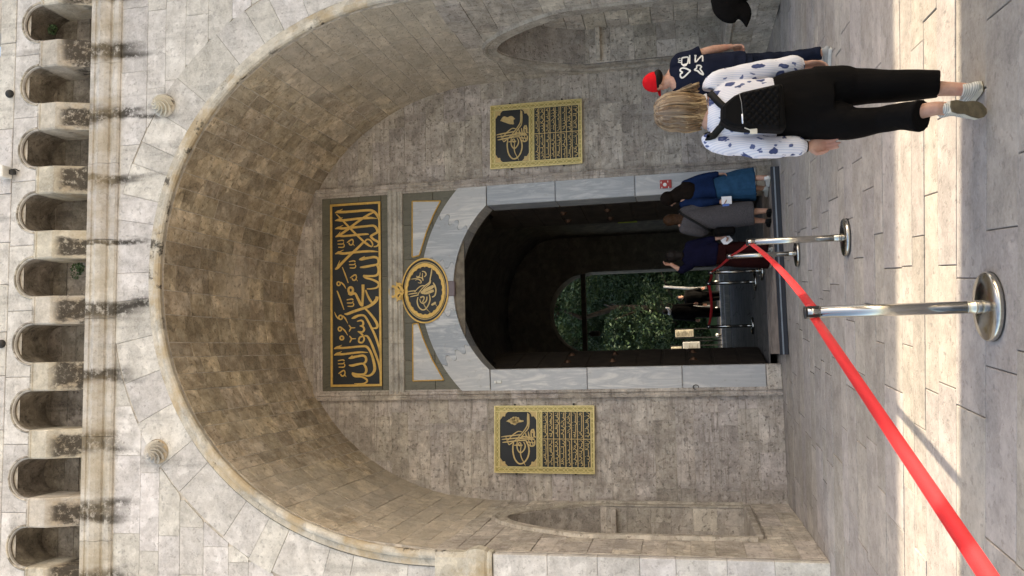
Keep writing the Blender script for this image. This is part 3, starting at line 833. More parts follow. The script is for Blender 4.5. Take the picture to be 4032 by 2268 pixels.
def oring(c, rx, ry, w, a0=0, a1=2*math.pi, n=14): return [(c[0]+rx*math.cos(t), c[1]+ry*math.sin(t), w) for t in np.linspace(a0, a1, n)]

A = []
A += [[(110,222,10),(165,205,46),(230,210,38),(440,195,36),(620,182,36),(690,200,38),(740,250,40),(775,330,28),(785,392,6)],[(150,205,20),(225,165,8)]]
A += [[(110,340,10),(165,328,40),(230,335,36),(440,310,34),(640,298,34),(740,308,8)],[(150,325,18),(225,288,6)]]
A += [[(110,462,10),(170,448,40),(230,455,34),(450,435,34),(600,420,32),(690,415,34),(735,455,38),(745,510,36),(690,545,34),(650,575,36),(690,620,34),(745,650,34),(770,680,30),(740,720,24),(690,730,16)],[(160,445,18),(235,405,6)]]
A += [[(115,585,10),(175,560,44),(240,570,32),(440,552,32),(580,540,26),(622,545,6)],[(160,550,20),(190,505,6)]]
A += [[(130,240,14),(215,325,26),(330,445,30),(440,555,30),(545,655,30),(600,700,28),(650,728,20)]]
A += [[(560,655,24),(590,622,24),(640,632,22),(675,690,22),(660,728,20),(620,705,22),(580,670,22)]]
A += [[(700,215,10),(640,235,30),(540,295,34),(440,365,34),(340,440,36),(260,500,36),(180,555,30)]]
A += [[(112,840,10),(170,820,44),(240,832,36),(440,810,34),(640,797,32),(780,808,6)],[(160,815,18),(240,778,6)]]
A += [[(545,655,30),(440,760,36),(330,860,36),(220,970,38),(150,1045,40),(112,1070,20)],[(150,1020,20),(185,935,6)]]
def teeth(ox, oy): return [[(ox,oy+10,14),(ox+75,oy-3,18),(ox+94,oy+15,16)],[(ox+2,oy+55,14),(ox+77,oy+53,16),(ox+94,oy+30,14)],[(ox+12,oy+103,14),(ox+82,oy+103,18),(ox+102,oy+80,16),(ox+95,oy+55,14)]]
def heh(ox, oy): return [[(ox,oy+55,12),(ox+40,oy+25,22),(ox+80,oy+7,20),(ox+95,oy+45,18),(ox+75,oy+85,20),(ox+45,oy+85,22),(ox+28,oy+55,18)],[(ox+88,oy+65,14),(ox+113,oy+103,6)]]
A += teeth(148, 635)+heh(290, 615)+teeth(320, 945)+heh(338, 1145)
A += [[(470,925,10),(510,915,44),(600,900,36),(700,885,36),(755,910,36),(765,970,36),(735,1000,30)],[(500,905,16),(560,872,6)]]
A += [[(485,1040,18),(560,1032,36),(680,1010,34),(735,1005,30),(765,1060,38),(760,1130,38),(715,1165,32),(620,1170,30),(535,1165,28)],[(535,1160,24),(570,1195,30),(660,1220,30),(745,1260,34),(770,1300,32),(735,1345,26),(650,1362,20),(590,1362,16)]]
A += [[(220,1035,10),(265,1150,20),(310,1275,14)], oring((165,1285),24,28,20), [(195,1260,14),(240,1300,22),(275,1360,6)]]
B = []
B += [[(135,-20,10),(150,10,20),(195,130,22),(240,260,12)], oring((338,-28),34,42,34), [(300,20,20),(340,38,30),(400,20,34),(440,90,36),(490,185,40),(520,200,20)]]
B += [[(518,-110,44),(518,0,38),(512,120,34),(510,205,26)], [(555,-30,20),(590,60,30),(630,130,34),(660,160,20)]]
B += [[(725,65,44),(715,110,50),(670,165,44),(590,215,40),(500,245,38),(380,285,40),(290,320,36),(245,318,12)]]
B += [[(540,235,20),(600,290,30),(680,390,36),(725,470,40),(720,520,34),(680,530,20),(655,520,10)]]
B += [[(350,388,12),(395,370,40),(450,345,32),(520,340,30),(565,380,30),(640,520,32),(700,650,34),(745,790,28),(762,900,5)],[(380,385,20),(400,345,8)]]
B += [[(430,430,16),(490,415,26),(520,440,28),(515,485,28),(470,495,16)],[(470,495,14),(520,510,26),(535,550,30),(505,585,26),(440,575,14)],[(440,575,14),(490,605,26),(520,640,26)]]
B += [[(455,700,26),(475,660,24),(520,650,22),(535,690,24),(510,735,26),(465,735,26),(452,705,24)]]
B += [[(535,640,16),(585,650,30),(640,750,34),(690,880,36),(735,1000,30),(755,1090,22),(765,1185,5)]]
B += [[(92,830,10),(150,812,44),(215,818,30),(340,808,30),(480,795,30),(570,800,34),(630,880,34),(670,1000,38),(690,1120,42),(660,1190,36),(600,1225,28),(520,1215,20),(440,1200,14)],[(140,805,18),(210,775,6)]]
B += [[(92,925,10),(150,905,46),(215,910,32),(340,895,30),(480,880,28),(595,885,6)],[(140,900,20),(208,868,6)]]
B += [[(305,970,10),(350,960,38),(440,940,32),(520,930,32),(560,960,34),(560,1015,34),(520,1050,26)],[(340,950,16),(365,925,6)]]
B += [[(310,1070,14),(360,1075,36),(450,1055,32),(520,1050,28),(560,1105,36),(565,1160,36),(530,1200,28),(440,1205,30),(355,1185,26)],[(360,1190,26),(400,1230,34),(500,1240,26),(565,1275,30),(575,1310,26),(520,1340,20),(390,1340,10)]]
B += teeth(150, 995)+teeth(280, 105)+heh(160, 1140)
B += [oring((190,370),26,30,22),[(100,290,5),(125,350,18),(160,395,16)],[(220,345,16),(260,390,22),(297,460,6)],oring((180,540),24,28,22),[(205,520,14),(255,570,20),(295,635,6)],oring((208,672),26,26,24)]
for ox, oy in ((0, 0), (10, 160)): B += [[(310+ox,480+oy,10),(325+ox,500+oy,20),(345+ox,522+oy,18),(405+ox,522+oy,12)],[(315+ox,580+oy,10),(325+ox,555+oy,20),(345+ox,525+oy,16)]]

IX0, IX1, IZ0, IZ1 = -.434, 2.857, 6.72, 7.685
ip = empty('inscription_panel', ((IX0+IX1)/2, YB-.03, IZ0), 'long black panel of large gold Arabic calligraphy above the doorway', 'inscription')
MB().box((IX0, YB-.045, IZ0), (IX1, YB-.028, IZ1)).make('ground', M_blk, ip)
bm_ = MB()
for lo, hi in (((IX0, YB-.062, IZ0), (IX1, YB-.046, IZ0+.04)), ((IX0, YB-.062, IZ1-.04), (IX1, YB-.046, IZ1)), ((IX0, YB-.062, IZ0+.04), (IX0+.04, YB-.046, IZ1-.04)), ((IX1-.04, YB-.062, IZ0+.04), (IX1, YB-.046, IZ1-.04))): bm_.box(lo, hi)
bm_.make('gold_border', M_gold, ip)
fa = CR(1290, 780, 240/915); fb_ = CR(1290, 1150, 240/892)
lm = MB()
for i, s in enumerate(A): ribbon(lm, s, lambda x, y, d: fa(x, y, YB-.046-d-.0006*(i % 9)), .014)
for i, s in enumerate(B): ribbon(lm, s, lambda x, y, d: fb_(x, y, YB-.046-d-.0006*(i % 9)), .014)
lm.make('lettering', M_gold, ip)

# ---- spandrel marble panels with gold fillets
f4 = CR(1000, 700, 1300/2093)
for poly, gm in (([(1005,150),(1185,148),(1140,235),(1095,345),(1050,492),(1005,505)], M_marb), ([(1008,928),(1042,922),(1075,1020),(1130,1150),(1205,1282),(1010,1288)], M_marb)):
    W = [f4(x, y, YB-.03) for x, y in poly]; P2 = [(q.x, q.z) for q in W]
    o = MB().prism(P2, lambda a, b, d: (a, YB-d, b), .02, .042).make('spandrel_panel', gm, gate)
    m = MB(); ring_ = P2+[P2[0]]
    for q in range(len(P2)):
        (ax, az), (bx, bz) = ring_[q], ring_[q+1]
        m.tube([(ax, YB-.046, az), (bx, YB-.046, bz)], .012, 6)
    m.make('gold_fillet', M_gold, o)

# ---- oval medallion
fm = CR(1520, 980, 280/1268)
ctr = fm(700, 745, YB-.06); rx_, rz_ = .574, .432
med = empty('medallion', (ctr.x, YB-.03, ctr.z-rz_), 'black and gold oval medallion with a calligraphic monogram over the door arch', 'medallion')
def oval(s0, s1, d0, d1, name, m, n=72, tooth=0):
    V = []
    for k_ in range(n):
        t = 2*math.pi*k_/n; q = s0*(1-(.035*(k_ % 3 == 0) if tooth else 0))
        for s, d in ((q, d0), (q, d1), (s1, d1), (s1, d0)): V.append((ctr.x+rx_*s*math.cos(t), YB-d, ctr.z+rz_*s*math.sin(t)))
    return mk(name, V, [(k_*4+j, ((k_+1) % n)*4+j, ((k_+1) % n)*4+(j+1) % 4, k_*4+(j+1) % 4) for k_ in range(n) for j in range(4)], m, med)
MB().lathe([(.01, -.02), (1.0, -.02), (1.0, .0), (.01, .0)], (0, 0, 0), 8)
V = [(ctr.x+rx_*.97*math.cos(t), YB-.07, ctr.z+rz_*.97*math.sin(t)) for t in np.linspace(0, 2*math.pi, 73)[:-1]]
V2 = [(v[0], YB-.02, v[2]) for v in V]
mk('disc', V+V2, [tuple(range(72))]+[(i, (i+1) % 72, 72+(i+1) % 72, 72+i) for i in range(72)], M_blk, med)
oval(.955, 1.0, .02, .095, 'outer_rim', M_gold); oval(.865, .885, .06, .085, 'gold_line', M_gold3); oval(.74, .845, .06, .09, 'leaf_band', M_gold, 72, 1)
Ms = [[(365,770,10),(430,755,18),(520,745,18)],[(395,810,10),(460,800,20),(560,785,18)],[(430,855,10),(490,840,20),(580,820,18)],
 [(815,335,8),(810,420,24),(790,520,22),(770,600,20),(690,660,18),(600,760,16),(560,830,14)],[(800,560,10),(780,620,18),(700,690,16),(620,790,14)],[(690,655,16),(630,660,18),(570,700,18),(510,770,14)],
 [(620,780,40),(680,750,50),(740,720,60),(800,690,60),(850,660,40)],[(640,790,26),(720,790,40),(800,760,50),(850,740,40)],[(840,600,16),(870,660,30),(890,740,24),(870,830,24),(820,860,22)],
 [(570,860,16),(555,940,20),(580,1030,22),(640,1085,22),(700,1075,22),(755,1000,22),(785,900,22),(770,810,18)],[(600,890,12),(620,950,18),(670,970,20),(720,920,22),(730,850,18)],[(650,930,14),(690,1020,14),(740,1090,10),(795,1140,4)],[(610,870,30),(660,850,24),(680,880,20),(650,950,20)],
 [(450,540,10),(520,530,16),(590,510,20),(640,520,18),(660,570,14)],[(640,400,14),(690,410,22),(715,460,22),(680,500,14)],[(540,480,10),(560,500,18),(600,480,14),(610,420,10)],[(520,560,8),(570,540,18),(620,570,22),(620,610,14),(570,600,10)],[(650,430,12),(650,500,16),(665,560,12)],
 [(810,1000,30),(850,980,40),(885,950,30)],[(880,980,10),(905,1020,8)]]
lm = MB()
for i, s in enumerate(Ms): ribbon(lm, s, lambda x, y, d: fm(x, y, YB-.0715-d-.0005*(i % 8)), .012)
lm.make('lettering', M_gold3, med)
lm = MB()
Cs = [oring((125,760),60,95,40), oring((235,680),45,60,36), oring((235,840),48,60,36), oring((200,760),26,40,44), [(175,590,10),(215,640,34),(270,700,44),(305,760,40)], [(190,940,10),(225,880,34),(275,820,44),(305,760,40)], [(255,640,30),(290,690,36)], [(250,890,30),(290,830,36)]]
for i, s in enumerate(Cs): ribbon(lm, s, lambda x, y, d: fm(x, y, YB-.085-d-.004*(i % 5)), .035)
lm.make('bow', M_gold, med)

# ---- the two verse plaques
M_fr = None
def plaque(name, x0, x1, z0, z1, lab, variant):
    root = empty(name, ((x0+x1)/2, YB-.03, z0), lab, 'plaque', 'gilded verse plaques')
    W, Hh = x1-x0, z1-z0
    def loc(x, y):
        a = (x-(35+.022*(y-80)))/1903.0; b = (y-(80-.008*(x-35)))/1288.0
        return x1-b*W, z1-a*Hh
    def fn(x, y, d): q = loc(x, y); return (q[0], YB-.058-d, q[1])
    def rc(mb, xa, ya, xb, yb, d0, d1):
        mb.prism([loc(xa, ya), loc(xb, ya), loc(xb, yb), loc(xa, yb)], lambda a, b, d: (a, YB-d, b), d0, d1)
    m = MB(); rc(m, 40, 85, 1932, 1355, .012, .05); m.make('backing', M_gold2, root)
    m = MB(); rc(m, 145, 195, 850, 1235, .05, .058); m.make('monogram_ground', M_blk, root)
    m = MB(); rc(m, 957, 185, 1862, 1240, .05, .058); m.make('verse_ground', M_dkgreen, root)
    m = MB()
    for xa, ya, xb, yb in ((35, 80, 60, 1360), (128, 180, 146, 1245), (848, 180, 866, 1245), (942, 180, 958, 1245), (1860, 180, 1878, 1245), (1910, 80, 1935, 1360)): rc(m, xa, ya, xb, yb, .045, .075)
    for xa, ya, xb, yb in ((60, 78, 1910, 100), (60, 180, 1910, 196), (60, 1240, 1910, 1256), (60, 1340, 1910, 1362)): rc(m, xa, ya, xb, yb, .045, .072)
    m.make('frame', M_gold4, root)
    # chain ornament of the border
    m = MB(); q = 120; tog = True
    while q < 1880:
        L = 62 if tog else 34
        for yc in (138, 1298): ribbon(m, oring((q+L*.9, yc), L*.9, 30, 12, n=13), lambda x, y, d: fn(x, y, d-.006), .014, 2)
        q += L*1.95; tog = not tog
    for xc in (94, 904, 1893):
        q = 215; tog = True
        while q < 1200:
            L = 62 if tog else 34
            ribbon(m, oring((xc, q+L*.9), 24, L*.9, 10, n=13), lambda x, y, d: fn(x, y, d-.006), .014, 2); q += L*1.95; tog = not tog
    m.make('chain_ornament', M_gold4, root)
    T = [[(165,680,8),(260,665,22),(450,645,22),(560,630,20)],[(180,725,10),(300,715,24),(500,695,22),(600,680,18)],[(195,782,12),(300,770,24),(520,745,24),(650,745,20)],
     [(680,215,10),(685,300,36),(678,430,26),(648,500,22),(590,580,20),(520,660,18),(440,740,18),(340,815,18),(310,810,16),(260,680,12)],[(700,240,20),(706,400,20),(688,510,20),(625,590,18),(555,680,18),(470,770,16)],[(570,580,14),(500,570,18),(430,610,20),(370,660,18),(300,740,14)],
     [(410,770,18),(395,870,24),(400,980,26),(430,1090,26),(490,1170,26),(550,1185,26),(620,1150,26),(680,1060,28),(705,950,28),(690,840,26),(650,760,20)],[(500,690,12),(475,800,20),(480,900,22),(520,965,24),(570,965,24),(620,900,24),(630,830,22),(600,770,14)],
     [(555,840,12),(540,960,20),(555,1060,18),(600,1150,14),(635,1220,6)],[(420,835,16),(500,830,22),(580,835,26)],oring((525,815),26,30,18),
     [(780,525,34),(800,590,34),(800,660,34),(835,680,14)],[(640,600,14),(650,650,24),(700,700,24)],[(690,575,14),(700,640,26),(720,720,24)],[(740,560,14),(745,640,26),(760,720,22)],[(560,660,22),(660,680,26),(790,690,26)],[(530,705,22),(650,715,24),(810,720,26)],
     [(650,745,20),(690,820,24),(760,850,26),(810,820,26),(815,740,22)],[(660,770,18),(740,780,18),(815,790,18)],[(690,735,16),(720,790,16),(740,850,16)],[(750,730,16),(770,790,16),(790,850,16)],[(770,525,16),(750,560,26),(775,600,22)]]
    m = MB()
    for i, s in enumerate(T): ribbon(m, s, lambda x, y, d: fn(x, y, d+.0004*(i % 9)), .012, 4)
    if variant:
        for cx_, cy_, r_ in ((330,370,30),(370,345,32),(410,325,34),(450,320,32),(490,330,30),(380,400,34),(430,415,36),(470,385,32),(420,370,34),(500,370,28)): ribbon(m, oring((cx_, cy_), r_*.5, r_*.5, r_, n=9), lambda x, y, d: fn(x, y, d), .014, 2)
        ribbon(m, [(268,378,4),(320,372,40),(400,378,70),(500,372,60),(560,375,34),(598,372,26)], lambda x, y, d: fn(x, y, d), .010, 4)
    else:
        for j in range(7): ribbon(m, [(250+j*12,400+j*4,6),(320+j*20,330+j*22,28),(400+j*14,350+j*20,26),(480+j*8,330+j*24,24),(560-j*10,380+j*6,6)], lambda x, y, d: fn(x, y, d+.0008*j), .010, 4)
    m.make('monogram', M_gold3, root)
    for cx_, cy_, sx, sy in ((147,197,1,1),(848,197,-1,1),(147,1233,1,-1),(848,1233,-1,-1)):
        m = MB(); m.prism([loc(cx_, cy_), loc(cx_+150*sx, cy_), loc(cx_+105*sx, cy_+40*sy), loc(cx_+95*sx, cy_+90*sy), loc(cx_+50*sx, cy_+85*sy), loc(cx_+20*sx, cy_+130*sy), loc(cx_, cy_+160*sy)], lambda a, b, d: (a, YB-d, b), .05, .064)
        m.make('corner_ornament', M_gold3, root)
    m = MB()
    for xb in (1058, 1170, 1282, 1394, 1506, 1618, 1732): ribbon(m, [(xb-4, 190, 15), (xb, 700, 15), (xb+6, 1240, 15)], lambda x, y, d: fn(x, y, d), .012, 3)
    ribbon(m, [(957, 712, 12), (1400, 712, 12), (1862, 714, 12)], lambda x, y, d: fn(x, y, d), .0115, 3)
    m.make('ruling', M_gold3, root)
    # sixteen cells of small flowing script, written along the row
    m = MB(); rg = random.Random(100+variant)
    bounds = [957, 1058, 1170, 1282, 1394, 1506, 1618, 1732, 1862]
    for ci in range(8):
        xa, xb = bounds[ci]+14, bounds[ci+1]-14; mid = xa+(xb-xa)*.62; hh = xb-xa
        for ya, yb in ((205, 695), (730, 1225)):
            y = ya+8
            while y < yb-40:
                ty = rg.random()
                if ty < .3: st = [(mid, y, 7), (mid+hh*.18, y+12, 12), (mid+hh*.05, y+24, 10), (mid+hh*.2, y+38, 12), (mid, y+48, 8)]; adv = 46
                elif ty < .5: st = [(mid-hh*.5, y+4, 6), (mid-hh*.1, y+8, 12), (mid+hh*.12, y+22, 12), (mid, y+34, 8)]; adv = 34
                elif ty < .72: st = [(mid-hh*.2, y, 8), (mid+hh*.25, y+18, 13), (mid+hh*.3, y+48, 12), (mid-hh*.05, y+62, 8)]; adv = 56
                elif ty < .86: st = oring((mid-hh*.05, y+16), hh*.16, 13, 9, n=8); adv = 34
                else: st = [(mid-hh*.42, y+40, 6), (mid-hh*.1, y+22, 11), (mid+hh*.2, y, 7)]; adv = 36
                ribbon(m, st, lambda x, y_, d: fn(x, y_, d), .007, 2)
                if rg.random() < .55:
                    dx = mid-hh*rg.uniform(.3, .52); ribbon(m, [(dx-5, y+10, 10), (dx+6, y+16, 10)], lambda x, y_, d: fn(x, y_, d), .007, 1)
                y += adv
    m.make('verses', M_gold3, root)['kind'] = 'stuff'
    m = MB()
    for zz in (z0+.35, z1-.35):
        for xx in (x0-.012, x1+.012): m.tube([(xx, YB-.02, zz), (xx, YB-.05, zz)], .018, 8)
    m.make('clamp', M_dark, root)
plaque('verse_plaque', -1.923, -.798, 2.997, 4.70, 'gilded verse plaque with monogram and flower spray on bare wall, nobody beneath', 1)
plaque('verse_plaque', 3.287, 4.42, 3.044, 4.66, 'gilded verse plaque with monogram and leafy spray above the red-capped person', 0)

# ---- red notice on the jamb
M_red = plain('red_sign', (.42, .03, .03), .4)
p0 = PY(2613, 728, YB-.08)
rs = empty('notice', (p0.x, YB-.08, p0.z-.12), 'small red and white notice on the marble jamb behind the brown headscarf', 'notice')
MB().bbox((p0.x-.06, YB-.095, p0.z-.13), (p0.x+.08, YB-.078, p0.z+.06), .004).make('plate', M_red, rs)
m = MB(); m.lathe([(.03, YB-.096), (.03, YB-.0985)], (p0.x, 0, p0.z-.02), 14, axis='y')
for dx, dz in ((-.05, .03), (.04, .04), (-.05, -.08), (.05, -.07)): m.box((p0.x+dx-.015, YB-.0985, p0.z+dz-.006), (p0.x+dx+.015, YB-.096, p0.z+dz+.006))
m.make('print', M_white, rs)['kind'] = 'stuff'
# ================================================================== DOORS AND PASSAGE
M_iron = plain('rusty_iron', (.045, .034, .026), .65, .4, var=.4, sc=5, bump=.2, bsc=25)
M_brass = plain('worn_boss', (.09, .045, .026), .5, .5, var=.3)
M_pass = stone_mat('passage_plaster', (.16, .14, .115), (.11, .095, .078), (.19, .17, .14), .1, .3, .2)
def leaf(hx, hy, ex, ey, nm):
    # an open leaf: hinge, free edge; iron straps, studs and round bosses on the face towards the passage
    h, e = Vector((hx, hy, 0)), Vector((ex, ey, 0)); t = (e-h).normalized(); nrm = Vector((-t.y, t.x, 0))
    if nrm.x*(DX-hx) < 0: nrm = -nrm
    L = (e-h).length
    def fn(a, b, d): q = h+t*a+nrm*d; return (q.x, q.y, b)
    ZT_ = 5.0
    root = MB().prism([(0, .17), (L, .17), (L, ZT_+.1), (L*.5, ZT_), (0, ZT_-.35)], fn, -.09, 0).make('gate_leaf', M_iron, gate)
    z = .17
    while z < ZT_-.5:
        MB().prism([(0.02, z+.02), (L-.02, z+.02), (L-.02, z+.40), (.02, z+.40)], fn, -.002, .012, .006).make('iron_plate', M_iron, root); z += .43
    for zb in (1.35, 2.75, 3.55):
        for a in (L*.3, L*.72):
            q = Vector(fn(a, zb, .0)); m = MB()
            ax = nrm
            P = []; n = 14
            pr_ = [(.07, .005), (.072, .015), (.055, .022), (.05, .028), (.042, .045), (.02, .06), (.004, .062)]
            up = Vector((0, 0, 1)); sd = ax.cross(up)
            V = [q+ax*d_+(up*math.sin(6.2832*k_/n)+sd*math.cos(6.2832*k_/n))*r_ for r_, d_ in pr_ for k_ in range(n)]
            m.add(V, [(i*n+k_, i*n+(k_+1) % n, (i+1)*n+(k_+1) % n, (i+1)*n+k_) for i in range(len(pr_)-1) for k_ in range(n)])
            m.make('boss', M_brass, root, True)
leaf(DX-DH-.005, YB+.44, .10, YB+1.9, 'left'); leaf(DX+DH+.005, YB+.44, DX+DH-.09, YB+1.9, 'right')
PH = 2.35
m = MB()
for s in (-1, 1):
    x = DX+s*PH
    m.add([(x, YB+.03, 0), (x, YFAR, 0), (x, YFAR, 5.2), (x, YB+.03, 5.2)], [(0, 1, 2, 3)])
    xi = DX+s*(DH+.0); m.add([(xi, YB+.42, 0), (DX+s*PH, YB+.46, 0), (DX+s*PH, YB+.46, 6.2), (xi, YB+.42, 6.2)], [(0, 1, 2, 3)])
N = 24
arcp = [(DX-PH*math.cos(math.pi*i/N), 5.2+1.5*math.sin(math.pi*i/N)) for i in range(N+1)]
for (xa, za), (xb, zb) in zip(arcp[:-1], arcp[1:]): m.add([(xa, YB+.03, za), (xb, YB+.03, zb), (xb, YFAR, zb), (xa, YFAR, za)], [(0, 1, 2, 3)])
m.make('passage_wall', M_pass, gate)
# strip above the door arch closing the gap between door soffit and passage vault
m = MB(); xs = list(np.linspace(DX-DH, DX+DH, 25))
for xa, xb in zip(xs[:-1], xs[1:]): m.add([(xa, YB+.43, zD(xa)-.005), (xb, YB+.43, zD(xb)-.005), (xb, YB+.43, 7), (xa, YB+.43, 7)], [(0, 1, 2, 3)])
m.make('door_lintel', M_pass, gate)
# far wall of the passage with the second arch, garden side beyond
FXc, FHW, FZS, FZA = 1.30, 1.22, 4.15, 5.40
def zF(x):
    u = (x-FXc)/FHW; return FZS+(FZA-FZS)*math.sqrt(max(0, 1-u*u))
m = MB(); xs = sorted(set([-14, FXc-FHW, FXc+FHW, 9.2]+list(np.linspace(FXc-FHW, FXc+FHW, 25))))
for y_ in (YFAR-.02, YFAR+.85):
    for xa, xb in zip(xs[:-1], xs[1:]):
        ins = xa >= FXc-FHW-1e-6 and xb <= FXc+FHW+1e-6
        za, zb = (zF(xa), zF(xb)) if ins else (0, 0)
        m.add([(xa, y_, za), (xb, y_, zb), (xb, y_, 11.1), (xa, y_, 11.1)], [(0, 1, 2, 3)])
        if ins: m.add([(xa, YFAR-.02, za), (xb, YFAR-.02, zb), (xb, YFAR+.85, zb), (xa, YFAR+.85, za)], [(0, 1, 2, 3)])
for x in (FXc-FHW, FXc+FHW): m.add([(x, YFAR-.02, 0), (x, YFAR+.85, 0), (x, YFAR+.85, FZS), (x, YFAR-.02, FZS)], [(0, 1, 2, 3)])
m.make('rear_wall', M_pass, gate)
# tie beam across the rear arch with a hanging lamp
zb_ = PY(2300, 1236, YFAR+.1).z
tb = MB().bbox((FXc-FHW-.05, YFAR+.04, zb_-.07), (FXc+FHW+.05, YFAR+.2, zb_+.07), .012).make('tie_beam', M_iron, gate)
lp = PY(2295, 1315, YFAR)
lan = empty('lantern', (lp.x, YFAR+.1, zb_-.45), 'small dark lantern hanging from the beam in the rear arch', 'lantern')
MB().lathe([(.01, -.02), (.06, -.0), (.085, .05), (.085, .24), (.05, .30), (.012, .34), (.012, .38)], (lp.x, YFAR+.12, zb_-.45), 12).make('body', M_iron, lan)
# passage floor (one step above the court) and rear marble sill
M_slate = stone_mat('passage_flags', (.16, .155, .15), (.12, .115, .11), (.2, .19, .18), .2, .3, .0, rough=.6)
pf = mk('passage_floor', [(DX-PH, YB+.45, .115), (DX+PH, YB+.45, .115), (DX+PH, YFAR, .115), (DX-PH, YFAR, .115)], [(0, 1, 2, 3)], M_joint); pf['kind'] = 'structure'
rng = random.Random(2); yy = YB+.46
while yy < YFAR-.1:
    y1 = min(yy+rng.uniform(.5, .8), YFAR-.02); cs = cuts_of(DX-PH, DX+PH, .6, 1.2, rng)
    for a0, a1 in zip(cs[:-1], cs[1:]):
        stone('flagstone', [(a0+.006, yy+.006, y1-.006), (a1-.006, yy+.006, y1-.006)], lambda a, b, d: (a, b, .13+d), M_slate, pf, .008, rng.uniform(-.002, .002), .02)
    yy = y1
sill = MB().bbox((FXc-FHW, YFAR+.0, .1), (FXc+FHW, YFAR+.28, .27), .015).make('rear_step', M_marb, gate)
MB().bbox((FXc-FHW, YFAR+.30, .1), (FXc+FHW, YFAR+.8, .36), .015).make('rear_step', M_marb, gate)
# yellow-green exit board in the dark passage
p0 = PY(2470, 862, 20.0)
eb = empty('exit_board', (p0.x, 20, p0.z-.1), 'dim yellow-green board on the dark passage wall', 'sign')
M_exit = plain('yellow_green_board', (.35, .42, .05), .5)
MB().bbox((p0.x-.10, 20.0, p0.z-.24), (p0.x+.05, 20.03, p0.z+.24), .005).make('board', M_exit, eb)
MB().tube([(p0.x, 20.015, p0.z+.24), (p0.x, 20.015, 6.2)], .008, 6).make('hanger', M_iron, eb)

# ---- wooden ramp deck in front of the door
M_wood = plain('grey_deck_wood', (.30, .25, .215), .8, var=.3, sc=4, bump=.4, bsc=30)
M_alu = plain('aluminium_edge', (.26, .30, .35), .5, .6)
M_blue = plain('blue_edge_strip', (.014, .018, .028), .6)
RY0, RX0, RX1, RZ = 12.465, -.03, 2.77, .125
deck = empty('ramp_deck', ((RX0+RX1)/2, RY0, 0), 'low grey plank deck with metal edging in front of the door', 'deck')
rng = random.Random(6)
yy = RY0+.02; k_ = 0
while yy < YB+.44:
    y1 = min(yy+.115, YB+.45); xs_ = [RX0, RX0+1.37+.04*(k_ % 3), RX1] if k_ % 2 else [RX0, RX0+.92, RX0+1.9, RX1]
    for a0, a1 in zip(xs_[:-1], xs_[1:]):
        MB().bbox((a0+.003, yy+.004, RZ-.03), (a1-.003, y1-.004, RZ+rng.uniform(-.002, .002)), .004).make('plank', M_wood, deck)
    yy = y1; k_ += 1
MB().box((RX0+.01, RY0+.012, .004), (RX1-.01, YB+.44, RZ-.034)).make('sub_frame', M_dark, deck)
MB().bbox((RX0-.01, RY0-.03, .066), (RX1+.01, RY0+.015, .088), .004).make('edge_strip', M_alu, deck)
MB().bbox((RX0-.01, RY0-.028, .004), (RX1+.01, RY0+.012, .064), .004).make('edge_strip', M_blue, deck)
MB().bbox((RX0-.01, RY0-.028, .09), (RX1+.01, RY0+.017, RZ+.004), .004).make('edge_strip', M_blue, deck)

# ================================================================== GROUND
M_ground = None
k = NT('far_paving'); p = k.pos()
br = k.n('ShaderNodeTexBrick'); k.set(br.inputs['Vector'], p); br.inputs['Scale'].default_value = 1.0; br.inputs['Mortar Size'].default_value = .008
br.inputs['Brick Width'].default_value = .9; br.inputs['Row Height'].default_value = .42
br.inputs['Color1'].default_value = (.42, .395, .365, 1); br.inputs['Color2'].default_value = (.30, .287, .27, 1); br.inputs['Mortar'].default_value = (.14, .13, .115, 1)
M_ground = k.fin(k.mix(k.ramp(k.noise(p, 2, 6, .6), .3, .7, 0, .4), br.outputs[0], (.27, .255, .24)), .8)
g = mk('ground', [(-600, -600, -.035), (600, -600, -.035), (600, 900, -.035), (-600, 900, -.035)], [(0, 1, 2, 3)], M_ground); g['kind'] = 'structure'
pv = mk('pavement', [(-5, 1.5, -.014), (8, 1.5, -.014), (8, 13.6, -.014), (-5, 13.6, -.014)], [(0, 1, 2, 3)], M_joint); pv['kind'] = 'structure'
e1 = Vector((.977, -.205)); e2 = Vector((.095, .9955)); org = Vector((0.4, 4.2))
def pave_fn(a, b, d): q = org+e1*a+e2*b; return (q.x, q.y, d)
rng = random.Random(12); b = -2.3
while b < 10.2:
    h = rng.choice((.27, .33, .40, .45, .52)); near = b < 3
    cs = cuts_of(-5.5, 6.6, .55, 1.35, rng)
    for a0, a1 in zip(cs[:-1], cs[1:]):
        c = org+e1*((a0+a1)/2)+e2*(b+h/2)
        if not (1.9 < c.y < 13.75): continue
        lim = .55*c.y+.8
        if not (-.33*c.y-.9 < c.x < lim): continue
        if c.y > YF+.2 and not (XL-.4 < c.x < XR+.4): continue
        gp_ = rng.uniform(.0025, .005); sh = [rng.uniform(-.05, .05)*(rng.random() < .5) for _ in range(4)]
        stone('paving_slab', [(a0+gp_, b+gp_+sh[0]*.2, b+h-gp_+sh[1]*.2), (a1-gp_, b+gp_+sh[2]*.2, b+h-gp_+sh[3]*.2)], pave_fn, M_pave, pv, .0035, rng.uniform(-.004, .003), .03)
    b += h

